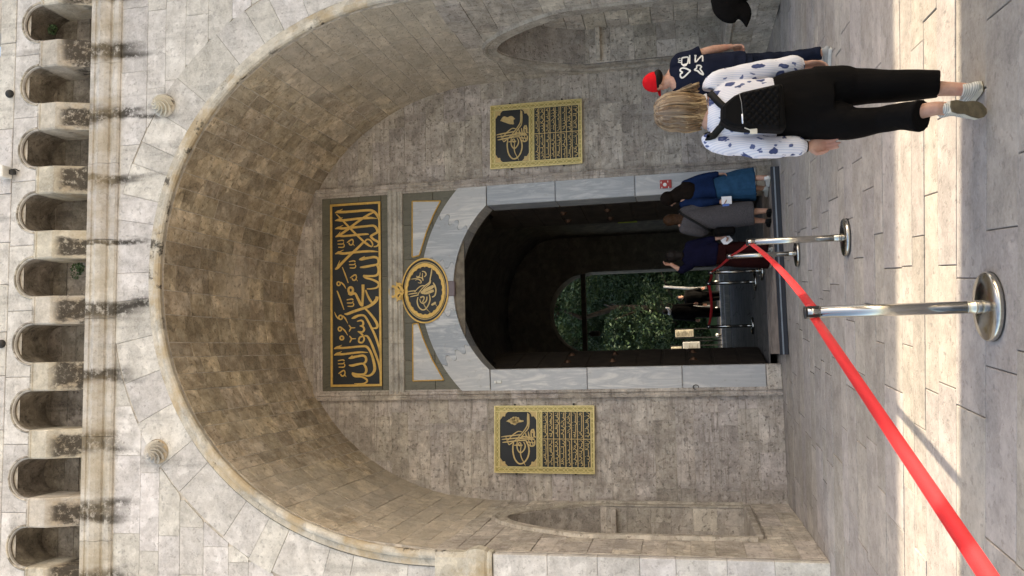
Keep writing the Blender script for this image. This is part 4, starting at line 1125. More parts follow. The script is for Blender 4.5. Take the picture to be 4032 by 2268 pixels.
# ---- the tower that flanks the gate and throws the long shade (outside the picture)
tw = empty('gate_tower', (15, 7.0, 0), 'tall pale limestone tower flanking the gate', 'tower')
tx, ty = 12.0, 3.84
cornr = [(tx, ty), (tx, YF-.3), (18.6, YF-.3), (18.6, ty+.8), (17.6, ty-.2), (tx+1.0, ty-.2)]
m = MB(); n = len(cornr)
m.add([(x, y, z) for z in (0, 24) for x, y in cornr], [(i, (i+1) % n, n+(i+1) % n, n+i) for i in range(n)]+[tuple(range(n, 2*n))]); m.make('wall', M_face, tw)
m = MB(); cxx, cyy = 15.3, 6.8
m.add([(cxx+(x-cxx)*1.06, cyy+(y-cyy)*1.02, 24) for x, y in cornr]+[(cxx, cyy, 31)], [(i, (i+1) % n, n) for i in range(n)]); m.make('roof', plain('lead_roof', (.2, .21, .22), .5), tw)
# ---- sun canopy over the queue, outside the picture; its rafters overhang the cloth
cz_ = 3.5
cp = empty('queue_canopy', (5.4, 2.2, 0), 'cream cloth canopy on timber posts over the ticket queue', 'canopy')
M_cloth = plain('cream_canvas', (.7, .66, .56), .9)
def edge_y(x): return 4.31-.21*(x-3.33)
m = MB(); m.prism([(3.2, -3.0), (8.5, -3.0), (8.5, edge_y(8.5)), (3.2, edge_y(3.2))], lambda a, b_, d: (a, b_, d), cz_, cz_+.02); m.make('cloth', M_cloth, cp)
for y_ in (-1.6, .05, 1.66):
    MB().box((2.85, y_-.1, cz_-.14), (8.3, y_+.1, cz_-.005)).make('rafter', M_wood, cp)
for x, y_ in ((3.6, -2.6), (8.2, -2.6), (8.2, 3.0), (4.1, 3.6)): MB().box((x-.06, y_-.06, 0), (x+.06, y_+.06, cz_-.15)).make('post', M_wood, cp)
# ================================================================== GARDEN BEYOND THE REAR ARCH
M_lawn = plain('lawn_green', (.06, .11, .03), .9, var=.4, sc=3, bump=.5, bsc=40)
M_path = plain('garden_path', (.075, .07, .065), .9, var=.3, sc=2)
gl = mk('garden_path', [(-8, YFAR+.86, .10), (12, YFAR+.86, .10), (12, 33, .10), (-8, 33, .10)], [(0, 1, 2, 3)], M_path); gl['kind'] = 'structure'
ln = mk('lawn', [(-20, 33, .12), (25, 33, .12), (25, 75, .2), (-20, 75, .2)], [(0, 1, 2, 3)], M_lawn); ln['kind'] = 'structure'
def leafmat(name, c1, c2, c3):
    k = NT(name); p = k.pos(); n = k.noise(p, 1.4, 3, .5); n2 = k.noise(p, 9, 2, .5)
    c = k.mix(k.ramp(n, .35, .65), c1, c2); c = k.mix(k.ramp(n2, .6, .7, 0, .45), c, c3); m = k.fin(c, .6)
    return m
M_leaf = leafmat('dark_leaf', (.024, .060, .024), (.036, .080, .028), (.10, .14, .03))
M_leaf2 = leafmat('light_leaf', (.03, .07, .025), (.045, .09, .03), (.11, .14, .035))
M_bark = plain('bark', (.07, .055, .042), .95, var=.4, sc=8, bump=.6, bsc=20)
def leaves(clumps, n, size, rg):
    V = []; Fs = []
    for _ in range(n):
        c, r = rg.choice(clumps)
        while True:
            d = Vector((rg.uniform(-1, 1), rg.uniform(-1, 1), rg.uniform(-1, 1)))
            if .15 < d.length < 1: break
        d = d.normalized()*(d.length**.35); q = Vector(c)+Vector((d.x*r[0], d.y*r[1], d.z*r[2]))
        a = Vector((rg.gauss(0, 1), rg.gauss(0, 1), rg.gauss(0, .7))).normalized(); b = a.cross(Vector((rg.gauss(0, 1), rg.gauss(0, 1), rg.gauss(0, 1)))).normalized()
        s = size*rg.uniform(.6, 1.3); i = len(V)
        V += [q-a*s, q+b*s*.42, q+a*s, q-b*s*.42]; Fs.append((i, i+1, i+2, i+3))
    return V, Fs
def tree(x, y, h, r, lab, seed, m, n=5200, low=1.2, size=.10):
    rg = random.Random(seed); t = empty('tree', (x, y, .1), lab, 'tree', 'trees beyond the rear arch')
    tr = MB(); top = h*.72
    pts = [(x+rg.uniform(-.1, .1)*i, y+rg.uniform(-.1, .1)*i, .05+top*i/5) for i in range(6)]
    tr.tube(pts, [.24, .2, .17, .13, .09, .05], 9)
    for j in range(7):
        a = rg.uniform(0, 6.28); z0 = rg.uniform(low, top); L = r*rg.uniform(.5, .9)
        tr.tube([(x, y, z0), (x+L*.5*math.cos(a), y+L*.5*math.sin(a), z0+L*.35), (x+L*math.cos(a), y+L*math.sin(a), z0+L*.5)], [.08, .05, .02], 6)
    tr.make('trunk', M_bark, t, True)
    cl = []
    for j in range(34):
        a = rg.uniform(0, 6.28); zz = rg.uniform(low, h); q = (zz-low)/(h-low); rr = r*math.sin(min(math.pi*.97, max(.25, (q*.8+.2)*math.pi)))*rg.uniform(.25, 1)
        s = rg.uniform(.4, .85)*r*.42
        cl.append(((x+rr*math.cos(a), y+rr*math.sin(a), zz), (s, s, s*.75)))
    V, Fs = leaves(cl, n, size, rg); mk('crown', V, Fs, m, t)
tree(1.9, 33.5, 9.5, 3.3, 'dark evergreen with a dense crown filling the middle of the rear arch', 1, M_leaf, 22000, 1.2, .085)
tree(-1.2, 38.0, 11.0, 3.6, 'dark evergreen behind the white notice boards', 2, M_leaf, 20000, 1.2, .09)
tree(5.0, 37.0, 10.5, 3.4, 'dark evergreen rising behind the standing women', 3, M_leaf, 20000, 1.2, .09)
tree(1.2, 46.0, 13.0, 4.6, 'tall paler green tree at the back of the garden', 4, M_leaf2, 36000, .5, .17)
tree(-5.5, 47.0, 13.0, 4.6, 'tall pale tree at the far side of the notice boards', 5, M_leaf2, 30000, .5, .17)
tree(8.0, 48.0, 13.0, 4.8, 'tall pale tree far behind the passage wall', 6, M_leaf2, 30000, .5, .17)
# unseen block added to shade the garden, outside the view through the arch
wg = empty('garden_shade_block', (12, 46, 0), 'long unseen block added to shade the garden', 'shade block')
MB().box((9.5, 29.0, 0), (15, 64, 15)).make('wall', M_face, wg); MB().prism([(9.2, 15.003), (15.3, 15.003), (12.25, 17.5)], lambda a, b, d: (a, d, b), 28.7, 64.3).make('roof', M_bark, wg)
# clipped hedge and far wall of the garden
rg = random.Random(9)
for i, (x, y) in enumerate(((-3, 36), (0, 36.4), (3, 36), (6, 36.3))):
    V, Fs = leaves([((x, y, .75), (1.6, .5, .6))], 1600, .09, rg)
    tag(mk('shrub', V, Fs, M_leaf2), ('low leafy shrub on the lawn behind the white notice board', 'low leafy shrub on the lawn behind the white-scarfed person', 'low leafy shrub on the lawn behind the tall white post', 'low leafy shrub on the lawn at the foot of the added shade block')[i], 'shrub', 'shrubs along the lawn')
V, Fs = leaves([((x, 56+rg.uniform(-1, 1), z), (3.2, 1.2, 2.4)) for x in range(-14, 20, 3) for z in (2, 5, 8, 11, 14)], 26000, .7, rg)
mk('far_wood', V, Fs, M_leaf, kind='stuff')
gwall = MB()
gw = empty('garden_wall', (0, 62, 0), 'distant pale wall closing the garden', 'wall')
MB().box((-30, 62, 0), (36, 62.5, 4.5)).make('masonry', plain('garden_wall_stone', (.3, .28, .25), .9, var=.3, sc=1), gw)
MB().box((-30, 61.9, 4.5), (36, 62.6, 4.7)).make('coping', M_marbg, gw)
# white notice boards beyond the rear step
rb = CR(2500, 1000, 650/1962)
M_board = plain('white_board', (.80, .80, .76), .5, var=.06)
M_cream = plain('cream_board', (.6, .55, .42), .6, var=.3)
def board(px0, py0, px1, py1, Y, lab, m, nm='notice_board'):
    a, b_ = rb(px0, py0, Y), rb(px1, py1, Y); x0, x1 = sorted((a.x, b_.x)); z0, z1 = sorted((a.z, b_.z))
    t = empty(nm, ((x0+x1)/2, Y, .1), lab, 'notice board')
    MB().bbox((x0, Y-.03, z0), (x1, Y+.03, z1), .01).make('panel', m, t)
    f = MB()
    for xx in (x0-.03, x1+.03): f.box((xx-.02, Y-.02, .1), (xx+.02, Y+.02, z1+.03))
    f.make('post', M_dark, t)
    ll = MB(); rg = random.Random(int(px0))
    zz = z1-.06
    while zz > z0+.05: ll.box((x0+.04, Y-.034, zz), (x0+.04+(x1-x0-.08)*rg.uniform(.5, 1), Y-.031, zz+.012)); zz -= .05
    ll.make('print', M_cream if m is M_board else M_bark, t)['kind'] = 'stuff'
board(570, 1048, 780, 1185, 27.0, 'low white notice board lit beyond the rear arch', M_board)
board(430, 1105, 560, 1188, 29.0, 'cream notice board behind the low white one', M_cream)
board(480, 905, 700, 985, 30.0, 'pale board between white posts on the garden side', M_cream)
# bollard chain and white posts of the garden path
M_bol = plain('white_paint', (.75, .74, .70), .6)
for i, (px, py) in enumerate(((965, 335), (970, 650), (980, 965))):
    q = rb(px, py, 28.0)
    t = empty('bollard', (q.x, 28.0, .1), ('white topped low bollard beside the tall white post', 'white topped low bollard at the feet of the white-scarfed person', 'white topped low bollard below the pale board between posts')[i], 'bollard', 'bollards on the path')
    MB().lathe([(.035, .0), (.03, .30), (.03, q.z-.1)], (q.x, 28.0, .1), 10).make('shaft', M_iron, t, True)
    MB().ell((q.x, 28.0, q.z), (.06, .06, .06), 12, 8).make('ball', M_bol, t, True)
for i, (px0, py0, px1, py1) in enumerate(((340, 390, 660, 410), (570, 620, 700, 628))):
    a, b_ = rb(px0, py0, 31.0), rb(px1, py1, 31.0)
    o = MB().tube([(b_.x, 31, b_.z-.6), (b_.x, 31, b_.z), (a.x, 31, a.z)], [.05, .05, .045], 10).make('white_post', M_bol, None, True)
    tag(o, ('tall white post beside the far crouching visitor', 'short white post behind the far standing visitor')[i], 'post')

# ================================================================== STANCHIONS
def steelm():
    k = NT('polished_steel'); p = k.obj(); n = k.noise(k.scale(p, (60, 60, 3)), 1.0, 3, .6)
    return k.fin(k.mix(k.ramp(n, .3, .7), (.46, .445, .41), (.55, .535, .50)), k.ramp(n, .3, .7, .14, .24), 1.0)
M_steel = steelm()
M_belt = NT('red_webbing'); k = M_belt; p = k.obj()
wv = k.noise(k.scale(p, (400, 400, 400)), 1.0, 2, .5)
k.b.inputs['Subsurface Weight'].default_value = 0.0
tr = k.n('ShaderNodeBsdfTranslucent', Color=(.85, .05, .05, 1)); mx = k.n('ShaderNodeMixShader', i0=.25)
k.fin(k.mix(k.ramp(wv, .3, .7), (.72, .035, .045), (.80, .055, .065)), .38, spec=.5); k.bump(wv, .15, .002)
k.t.links.new(k.b.outputs[0], mx.inputs[1]); k.t.links.new(tr.outputs[0], mx.inputs[2]); k.t.links.new(mx.outputs[0], k.o.inputs['Surface'])
M_belt = M_belt.m
M_blackp = plain('black_plastic', (.014, .014, .015), .35)
SHT = .905
def stanchion(x, y, z, lab):
    t = empty('stanchion', (x, y, z), lab, 'stanchion', 'steel belt stanchions')
    MB().lathe([(.172, .0), (.176, .008), (.176, .03), (.168, .037), (.10, .048), (.045, .055), (.034, .056)], (x, y, z), 48).make('base', M_steel, t, True)
    MB().lathe([(.170, .0), (.178, .002), (.178, .006), (.17, .0075)], (x, y, z-.0), 48).make('base_gasket', M_blackp, t, True)
    MB().lathe([(.036, .05), (.036, .085), (.0325, .09), (.0325, .115), (.0315, .118)], (x, y, z), 28).make('collar', M_steel, t, True)
    MB().lathe([(.0315, .11), (.0315, SHT-.075)], (x, y, z), 28).make('pole', M_steel, t, True)
    hd = MB().lathe([(.0318, SHT-.078), (.0318, SHT-.012)], (x, y, z), 28).make('head', M_steel, t, True)
    MB().lathe([(.033, SHT-.012), (.034, SHT-.006), (.033, SHT), (.0, SHT+.001)], (x, y, z), 28).make('cap', M_blackp, t, True)
    for a in (0.9, 2.47, 4.04, 5.61):
        c, s = math.cos(a), math.sin(a); q = MB()
        q.bbox((-.009, .0, SHT-.075), (.009, .006, SHT-.014), .002)
        V = [(x+(c*v.x-s*(v.y+.0305)), y+(s*v.x+c*(v.y+.0305)), v.z+z) for v in q.v]
        mk('belt_slot', V, q.f, M_blackp, t)
    return t
def belt(parent, a, b_, sag=.03, w=.048, tw0=0.0, tw1=0.0, n=28, tk=1.0):
    a, b_ = Vector(a), Vector(b_); V = []; d = (b_-a).normalized(); sd = Vector((-d.y, d.x, 0)).normalized()
    for i in range(n+1):
        t = i/n; c = a.lerp(b_, t); c.z -= sag*4*t*(1-t); tw = tw0+(tw1-tw0)*min(1, t*tk)
        h = Vector((0, 0, 1))*math.cos(tw)+sd*math.sin(tw); o_ = sd*math.cos(tw)-Vector((0, 0, 1))*math.sin(tw)
        for e in (c-h*w/2-o_*.0009, c+h*w/2-o_*.0009, c+h*w/2+o_*.0009, c-h*w/2+o_*.0009): V.append(e)
    Fs = [(i*4+j, i*4+(j+1) % 4, (i+1)*4+(j+1) % 4, (i+1)*4+j) for i in range(n) for j in range(4)]+[(3, 2, 1, 0), (n*4, n*4+1, n*4+2, n*4+3)]
    return mk('belt', V, Fs, M_belt, parent, True)
s1 = PZ(2496*DS, 771*DS); s2 = PZ(2131*DS, 597*DS); s3 = PZ(2008*DS, 637*DS)
s4 = PZ(1919*DS, 680*DS, .13); s5 = PZ(2977, 1109, .13); s6 = PZ(2967, 1282, .13)
T1 = stanchion(s1.x, s1.y, .001, 'polished steel stanchion whose pole crosses the sunlit strip, belts both ways')
T2 = stanchion(s2.x, s2.y, .001, 'polished steel stanchion on the paving midway between sunlit strip and plank deck')
T3 = stanchion(s3.x, s3.y, .001, 'polished steel stanchion on the paving just in front of the plank deck')
T4 = stanchion(s4.x, s4.y, .131, 'steel stanchion with bluish reflections just inside the door')
T5 = stanchion(s5.x, s5.y, .131, 'pale steel stanchion in the passage next to the one just inside the door')
T6 = stanchion(s6.x, s6.y, .131, 'dark thin stanchion alone deep in the passage')
zc_ = SHT-.045
H_ = lambda q, z=.0: Vector((q.x, q.y, zc_+z))
s0 = PZ(3898, 2262, zc_); s0 = s1+(s0-s1)*2.3
belt(T1, H_(s1)+Vector((-.03, -.03, 0)), (s0.x, s0.y, zc_), .0, .047, -.1, -.8, 60, 5.0)
belt(T1, H_(s1)+Vector((.03, .04, 0)), H_(s2)+Vector((-.02, -.03, 0)), .03, .05, .25, .1)
belt(T2, H_(s2)+Vector((.01, .03, 0)), H_(s3)+Vector((0, -.03, 0)), .02, .05)
belt(T3, H_(s3)+Vector((.0, .03, 0)), H_(s4, .13)+Vector((0, -.03, 0)), .02, .05)
belt(T5, H_(s5, .13)+Vector((-.03, .02, 0)), H_(s6, .13)+Vector((.03, -.02, 0)), .05, .05)
belt(T4, H_(s4, .13)+Vector((-.02, .02, 0)), H_(s5, .13)+Vector((.02, -.02, 0)), .02, .05)
# post that the near belt runs to, just outside the picture
T0 = stanchion(s0.x, s0.y, .001, 'steel stanchion ending the near belt, outside the sunlit strip')
# ================================================================== PEOPLE
def skinm():
    k = NT('skin'); p = k.pos(); n = k.noise(p, 30, 4, .6); n2 = k.noise(p, 9, 3, .5)
    c = k.mix(k.ramp(n, .3, .7), (.44, .235, .165), (.52, .30, .22)); c = k.mix(k.ramp(n2, .5, .7, 0, .5), c, (.46, .18, .13))
    k.b.inputs['Subsurface Weight'].default_value = .12; k.b.inputs['Subsurface Radius'].default_value = (.02, .008, .005)
    return k.fin(c, .5, spec=.4)
M_skin = skinm()
def clothm(name, col, var=.18, sc=9.0, bump=.35, rough=.85, weave=350.0):
    k = NT(name); p = k.pos(); n = k.noise(p, sc, 4, .6); w_ = k.noise(p, weave, 2, .5)
    c = k.mix(k.ramp(n, .3, .7), tuple(x*(1-var) for x in col), tuple(min(1, x*(1+var)) for x in col))
    k.bump(k.math('ADD', k.math('MULTIPLY', k.noise(k.scale(p, (1, 1, .5)), 16, 3, .5), 1.0), k.math('MULTIPLY', w_, .12)), bump, .02)
    return k.fin(c, rough, spec=.08)
M_navy = clothm('navy_cotton', (.008, .011, .024)); M_black = clothm('black_cloth', (.0045, .004, .004)); M_denim = clothm('dark_denim', (.009, .013, .026), .3)
M_blue = clothm('blue_knit', (.006, .018, .058)); M_teal = clothm('teal_cloth', (.018, .066, .13)); M_brown = clothm('brown_headscarf', (.012, .008, .006))
M_maroon = clothm('maroon_cloth', (.018, .0035, .0035)); M_navy2 = clothm('indigo_cloth', (.005, .005, .018)); M_redcap = clothm('red_cap_cloth', (.60, .012, .018), .1)
k = NT('tweed'); p = k.pos(); v = k.voro(p, 160); M_tweed = k.fin(k.mix(k.ramp(v, .2, .6), (.006, .0055, .007), (.075, .068, .073)), .9)
M_hairb = None
k = NT('blonde_hair'); p = k.pos(); n = k.noise(k.scale(p, (170, 170, 9)), 1.0, 3, .6); n2 = k.noise(k.scale(p, (48, 48, 3.0)), 1.0, 4, .6)
c = k.mix(k.ramp(n, .3, .7), (.20, .12, .052), (.52, .37, .20)); c = k.mix(k.ramp(n2, .44, .56, 0, .85), c, (.075, .038, .016))
x_, y_, z_ = k.xyz(p); c = k.mix(k.ramp(z_, 1.36, 1.60, 0.0, .45), c, (.24, .19, .145))
M_hairb = k.fin(c, .42, spec=.45)
M_hairk = plain('dark_blonde_hair', (.13, .072, .03), .45, var=.4, sc=60)
M_haird = plain('dark_hair', (.010, .007, .006), .6, spec=.15, var=.4, sc=40); M_hairn = plain('brown_hair', (.040, .018, .008), .6, spec=.15, var=.4, sc=40)
k = NT('striped_blouse'); p = k.pos(); x_, y_, z_ = k.xyz(p)
st = k.math('SINE', k.math('MULTIPLY', k.math('ADD', x_, k.math('ADD', k.math('MULTIPLY', y_, .2), k.math('MULTIPLY', k.noise(p, 7, 2, .5), .02))), 560.0))
c = k.mix(k.ramp(st, .0, .7, 0, .34), (.74, .74, .79), (.30, .37, .57))
q = k.n('ShaderNodeVectorMath', _operation='ADD'); k.set(q.inputs[0], p); nn = k.n('ShaderNodeTexNoise', Vector=p, Scale=16.0); sc_ = k.n('ShaderNodeVectorMath', _operation='SCALE'); k.set(sc_.inputs[0], nn.outputs['Color']); sc_.inputs['Scale'].default_value = .07; k.set(q.inputs[1], sc_.outputs[0])
vn = k.n('ShaderNodeTexVoronoi', _feature='F1'); k.set(vn.inputs['Vector'], k.scale(q.outputs[0], (1.0, .5, .55))); vn.inputs['Scale'].default_value = 19.0
m_ = k.math('MULTIPLY', k.ramp(vn.outputs['Distance'], .36, .30), k.ramp(k.xyz(vn.outputs['Color'])[0], .22, .25))
c = k.mix(m_, c, k.mix(k.ramp(vn.outputs['Distance'], .05, .2), (.14, .17, .30), (.05, .07, .17)))
vn2 = k.n('ShaderNodeTexVoronoi', _feature='F1'); k.set(vn2.inputs['Vector'], k.scale(q.outputs[0], (1.3, .6, .8))); vn2.inputs['Scale'].default_value = 27.0
c = k.mix(k.math('MULTIPLY', k.ramp(vn2.outputs['Distance'], .32, .25), k.ramp(k.xyz(vn2.outputs['Color'])[1], .62, .66)), c, (.10, .13, .26))
k.bump(k.noise(k.scale(p, (1, 1, .6)), 14, 3, .5), .35, .02); M_blouse = k.fin(c, .8, spec=.2)
k = NT('striped_canvas_shoe'); p = k.pos(); x_, y_, z_ = k.xyz(p); st = k.math('SINE', k.math('MULTIPLY', z_, 640.0))
M_shoe = k.fin(k.mix(k.ramp(st, -.2, .5), (.36, .36, .33), (.62, .61, .57)), .85)
M_sole = plain('rubber_sole', (.58, .55, .47), .8, var=.15); M_tread = plain('dirty_tread', (.13, .105, .065), .85, var=.25, sc=20, bump=.4, bsc=80)
M_wshoe = plain('white_shoe', (.62, .62, .60), .6); M_gshoe = plain('grey_shoe', (.32, .32, .31), .7)
M_strap = plain('black_strap', (.006, .006, .0065), .6, spec=.2); M_phone = plain('phone_glass', (.012, .014, .022), .15)
M_chrome = plain('zip_pull', (.75, .8, .88), .2, .9); M_paper = plain('paper_white', (.78, .78, .80), .6, var=.04); M_paperb = plain('leaflet_blue', (.06, .14, .42), .6)

def limb(mb, pts, rad, n=14, sub=4, up=None, re=True):
    tup = all(hasattr(r, '__len__') for r in rad); rr = [r if hasattr(r, '__len__') else (r, r) for r in rad]
    P = crom([(*Vector(p), *r) for p, r in zip(pts, rr)], sub)
    mb.tube([q[:3] for q in P], [(max(q[3], .004), max(q[4], .004)) for q in P], n, True, up=up, round_ends=re); return mb
def head(mb, c, fwd, up=Vector((0, 0, 1)), s=1.0):
    f = Vector(fwd).normalized(); u = (up-f*up.dot(f)).normalized(); sd = f.cross(u)
    Rm = Matrix((sd, f, u)).transposed(); c = Vector(c); g = lambda x, y, z: c+(sd*x+f*y+u*z)*s
    mb.ell(g(0, -.008, .03), (.074*s, .094*s, .088*s), 18, 12, Rm); mb.ell(g(0, .025, -.045), (.056*s, .062*s, .072*s), 16, 10, Rm)
    mb.tube([g(0, .088, .012), g(0, .104, -.012), g(0, .108, -.024), g(0, .09, -.034)], [.007*s, .011*s, .014*s, .009*s], 8)
    mb.ell(g(0, .080, -.062), (.022*s, .010*s, .007*s), 10, 6, Rm); mb.ell(g(0, .082, -.074), (.019*s, .010*s, .006*s), 10, 6, Rm)
    for e in (-1, 1):
        mb.ell(g(.074*e, -.012, -.004), (.009*s, .02*s, .032*s), 8, 6, Rm); mb.ell(g(.031*e, .079, .018), (.018*s, .01*s, .008*s), 8, 6, Rm)
    return g
def eyes(g, f, root):
    m = MB()
    for e in (-1, 1): m.ell(g(.031*e, .083, .008), (.011, .008, .008), 8, 6)
    return m.make('eyes', M_phone, root, True)
def hand(mb, w, d, nrm, thumb, s=1.0, curl=.5, r=None):
    # w wrist, d towards the fingertips, nrm where the palm faces, thumb the side the thumb leaves from
    w = Vector(w); d = Vector(d).normalized(); nrm = Vector(nrm); nrm = (nrm-d*nrm.dot(d)).normalized(); sd = d.cross(nrm)
    if sd.dot(Vector(thumb)) < 0: sd = -sd
    mb.tube([w-d*.015*s, w+d*.012*s, w+d*.045*s, w+d*.08*s, w+d*.095*s], [(.024*s, .020*s), (.026*s, .018*s), (.040*s, .017*s), (.041*s, .014*s), (.036*s, .011*s)], 14, True, up=nrm)
    for i, (o_, L) in enumerate(((.030, .072), (.010, .082), (-.011, .076), (-.030, .060))):
        b = w+d*.088*s+sd*o_*s; cur = d.copy(); P = [b-d*.01*s, b]; a = 0
        for sg in (.45, .32, .26):
            a += curl*(.75 if sg == .45 else .9); cur = d*math.cos(a)+nrm*math.sin(a)+sd*(o_*1.2); cur.normalize(); P.append(P[-1]+cur*L*s*sg)
        mb.tube(P, [.0095*s, .0098*s, .0092*s, .0084*s, .0066*s], 9, round_ends=True)
    b = w+d*.025*s+sd*.026*s; P = [b, b+(sd*.7+d*.7+nrm*.2)*.030*s, b+(sd*.6+d*1.35+nrm*.5)*.036*s, b+(sd*.45+d*2.0+nrm*.75)*.036*s]
    mb.tube(P, [.014*s, .0125*s, .0105*s, .008*s], 9, round_ends=True)
def foot_frame(heel, fwd, up):
    f = Vector(fwd).normalized(); u = Vector(up); u = (u-f*u.dot(f)).normalized(); s = f.cross(u); h = Vector(heel)
    return lambda x, y, z: h+s*x+f*y+u*z
SOLE = [(-.028, .0), (.0, -.008), (.028, .0), (.036, .04), (.033, .09), (.042, .15), (.044, .185), (.034, .225), (.010, .252), (-.014, .252), (-.036, .228), (-.046, .19), (-.042, .14), (-.031, .09), (-.034, .04)]
def shoe(root, heel, fwd, up, mu, ms, mt, L=1.0, vox=.006):
    g = foot_frame(heel, fwd, up); m = MB()
    S = [(x*L, y*L) for x, y in SOLE]
    o = MB().prism(S, lambda a, b, d: g(a, b, d), .0, .024, .004).make('shoe', ms, root)
    t = MB().prism([(x*.97, y*.985+.002) for x, y in S], lambda a, b, d: g(a, b, d), -.006, .001).make('tread', mt, o)
    m.tube([g(0, .0, .03), g(0, .03, .035), g(0, .08, .035), g(0, .15, .032), g(0, .20, .028), g(0, .235, .024)], [(.028, .03), (.032, .03), (.032, .03), (.038, .026), (.038, .022), (.024, .014)], 14, up=g(0, 0, 1)-g(0, 0, 0), round_ends=True)
    m.tube([g(0, .035, .03), g(0, .035, .06), g(0, .035, .085)], [(.034, .045), (.032, .042), (.031, .040)], 14, up=g(0, 1, 0)-g(0, 0, 0))
    u = remesh(m, 'upper', vox, mu, o, 2)
    return g

# ---------------------------------------------------------------- woman with the backpack
mw = CR(2480, 100, 870/2292); lw = CR(3150, 150, 800/2318)
WY = 4.47
W = empty('person', (1.3, WY, 0), 'person with blonde bob, striped paisley blouse and cropped black trousers walking to the gate', 'person')
hc = mw(520, 890, WY+.05)
shL, shR = mw(905, 1205, WY+.01), mw(905, 590, WY+.03)
elL, elR = mw(1345, 1265, WY-.03), mw(1330, 475, WY+.06)
wrL, wrR = mw(1835, 1255, WY+.02), mw(1790, 405, WY+.12)
pel = mw(1800, 815, WY+.02); hipL, hipR = mw(1980, 985, WY+.01), mw(1980, 640, WY+.03)
knR = lw(930, 555, WY+.03); anR = lw(1850, 585, 4.36+.06); knL = lw(900, 925, WY-.02); anL = lw(1560, 800, 4.23)
B_ = MB()
head(B_, hc, (0.05, 1, -.1), s=1.0)
chest = mw(1130, 880, WY+.02)
limb(B_, [hc+Vector((0, -.01, -.07)), (shL+shR)/2+Vector((0, -.01, .06)), (shL+shR)/2+Vector((0, 0, -.01))], [(.052, .052), (.05, .05), (.07, .06)])
limb(B_, [(shL+shR)/2, chest, mw(1500, 850, WY+.02), pel], [(.12, .08), (.14, .10), (.125, .09), (.15, .10)], up=(0, 1, 0))
for s_, e_, w_ in ((shL, elL, wrL), (shR, elR, wrR)): limb(B_, [s_, (s_+e_)/2, e_, (e_+w_)/2, w_], [.042, .04, .034, .034, .024])
hand(B_, wrL, mw(2190, 1200, WY+.04)-wrL, (-.15, -1, .1), (-1, 0, 0), 1.0, .32)
hand(B_, wrR, mw(2130, 415, WY+.16)-wrR, (-.9, -.2, .0), (0, 1, 0), 1.0, .55)
for h_, k_, a_ in ((hipL, knL, anL), (hipR, knR, anR)): limb(B_, [h_, (h_+k_)/2, k_, k_.lerp(a_, .35), k_.lerp(a_, .7), a_], [.075, .068, .05, .052, .04, .034])
for a_, hd in ((anR, Vector((anR.x+.0, anR.y+.02, .05))), (anL, anL+Vector((0, .03, -.06)))): limb(B_, [a_, hd], [.034, .034])
remesh(B_, 'body', .005, M_skin, W, 2)
# blouse
C_ = MB()
cl_, cr_ = shL+Vector((-.005, 0, .0)), shR+Vector((.005, 0, .0))
limb(C_, [mw(790, 875, WY+.03), mw(860, 880, WY+.02), mw(960, 885, WY+.01), mw(1120, 885, WY+.0), mw(1330, 870, WY+.01), mw(1440, 855, WY+.015), mw(1500, 850, WY+.02)], [(.062, .055), (.115, .075), (.16, .098), (.17, .115), (.165, .115), (.165, .118), (.162, .115)], n=24, up=(0, 1, 0), re=False)
for s_, e_, w_, out in ((cl_, elL, wrL, -1), (cr_, elR, wrR, 1)):
    limb(C_, [s_+Vector((-.05*out, 0, .025)), s_, s_.lerp(e_, .5), e_, e_.lerp(w_, .45), e_.lerp(w_, .8), e_.lerp(w_, .93)], [.055, .060, .058, .055, .056, .055, .042], n=18, re=False)
    C_.tube([e_.lerp(w_, .90), e_.lerp(w_, .99)], [.036, .035], 16)
def folds(co, no):
    return .0035*mnoise.noise(Vector((co[0]*12, co[1]*12, co[2]*16)))+.012*mnoise.noise(Vector((co[0]*6+3, co[1]*6, co[2]*9)))
bl = remesh(C_, 'blouse', .006, M_blouse, W, 3, fn=folds)
# collar
V = []; cc = mw(770, 880, WY+.035)
for i in range(33):
    t = math.pi*(-.25+1.5*i/32); 
    for r_, h_ in ((.066, .028), (.071, .03), (.088, -.012), (.083, -.014)): V.append((cc.x+r_*math.cos(t)*1.05, cc.y-r_*math.sin(t)*.95+.0, cc.z+h_-.004))
mk('collar', V, [(i*4+j, (i+1)*4+j, (i+1)*4+(j+1) % 4, i*4+(j+1) % 4) for i in range(32) for j in range(4)], M_blouse, W, True)
# trousers
T_ = MB()
limb(T_, [mw(1440, 850, WY+.02), mw(1530, 845, WY+.02), mw(1640, 835, WY+.02), mw(1900, 815, WY+.015), mw(2080, 810, WY+.015)], [(.15, .108), (.166, .12), (.182, .128), (.195, .138), (.187, .132)], n=24, up=(0, 1, 0), re=False)
limb(T_, [mw(1900, 640, WY+.02), mw(2180, 625, WY+.02), lw(560, 560, WY+.03), lw(900, 550, WY+.03), lw(1300, 535, WY+.0), lw(1585, 522, WY-.02)], [(.108, .12), (.106, .115), (.10, .105), (.088, .1), (.078, .09), (.070, .085)], n=22, up=(0, 1, 0), re=False)
limb(T_, [mw(1900, 985, WY+.01), mw(2180, 990, WY+.0), lw(560, 975, WY-.01), lw(900, 935, WY-.03), lw(1150, 895, WY-.12), lw(1390, 885, WY-.20)], [(.105, .115), (.098, .11), (.086, .1), (.069, .085), (.067, .08), (.082, .085)], n=22, up=(0, 1, 0), re=False)
remesh(T_, 'trousers', .007, M_black, W, 3, fn=lambda co, no: .006*mnoise.noise(Vector((co[0]*9, co[1]*9, co[2]*5)))+.003*mnoise.noise(Vector((co[0]*22, co[1]*20, co[2]*9))))
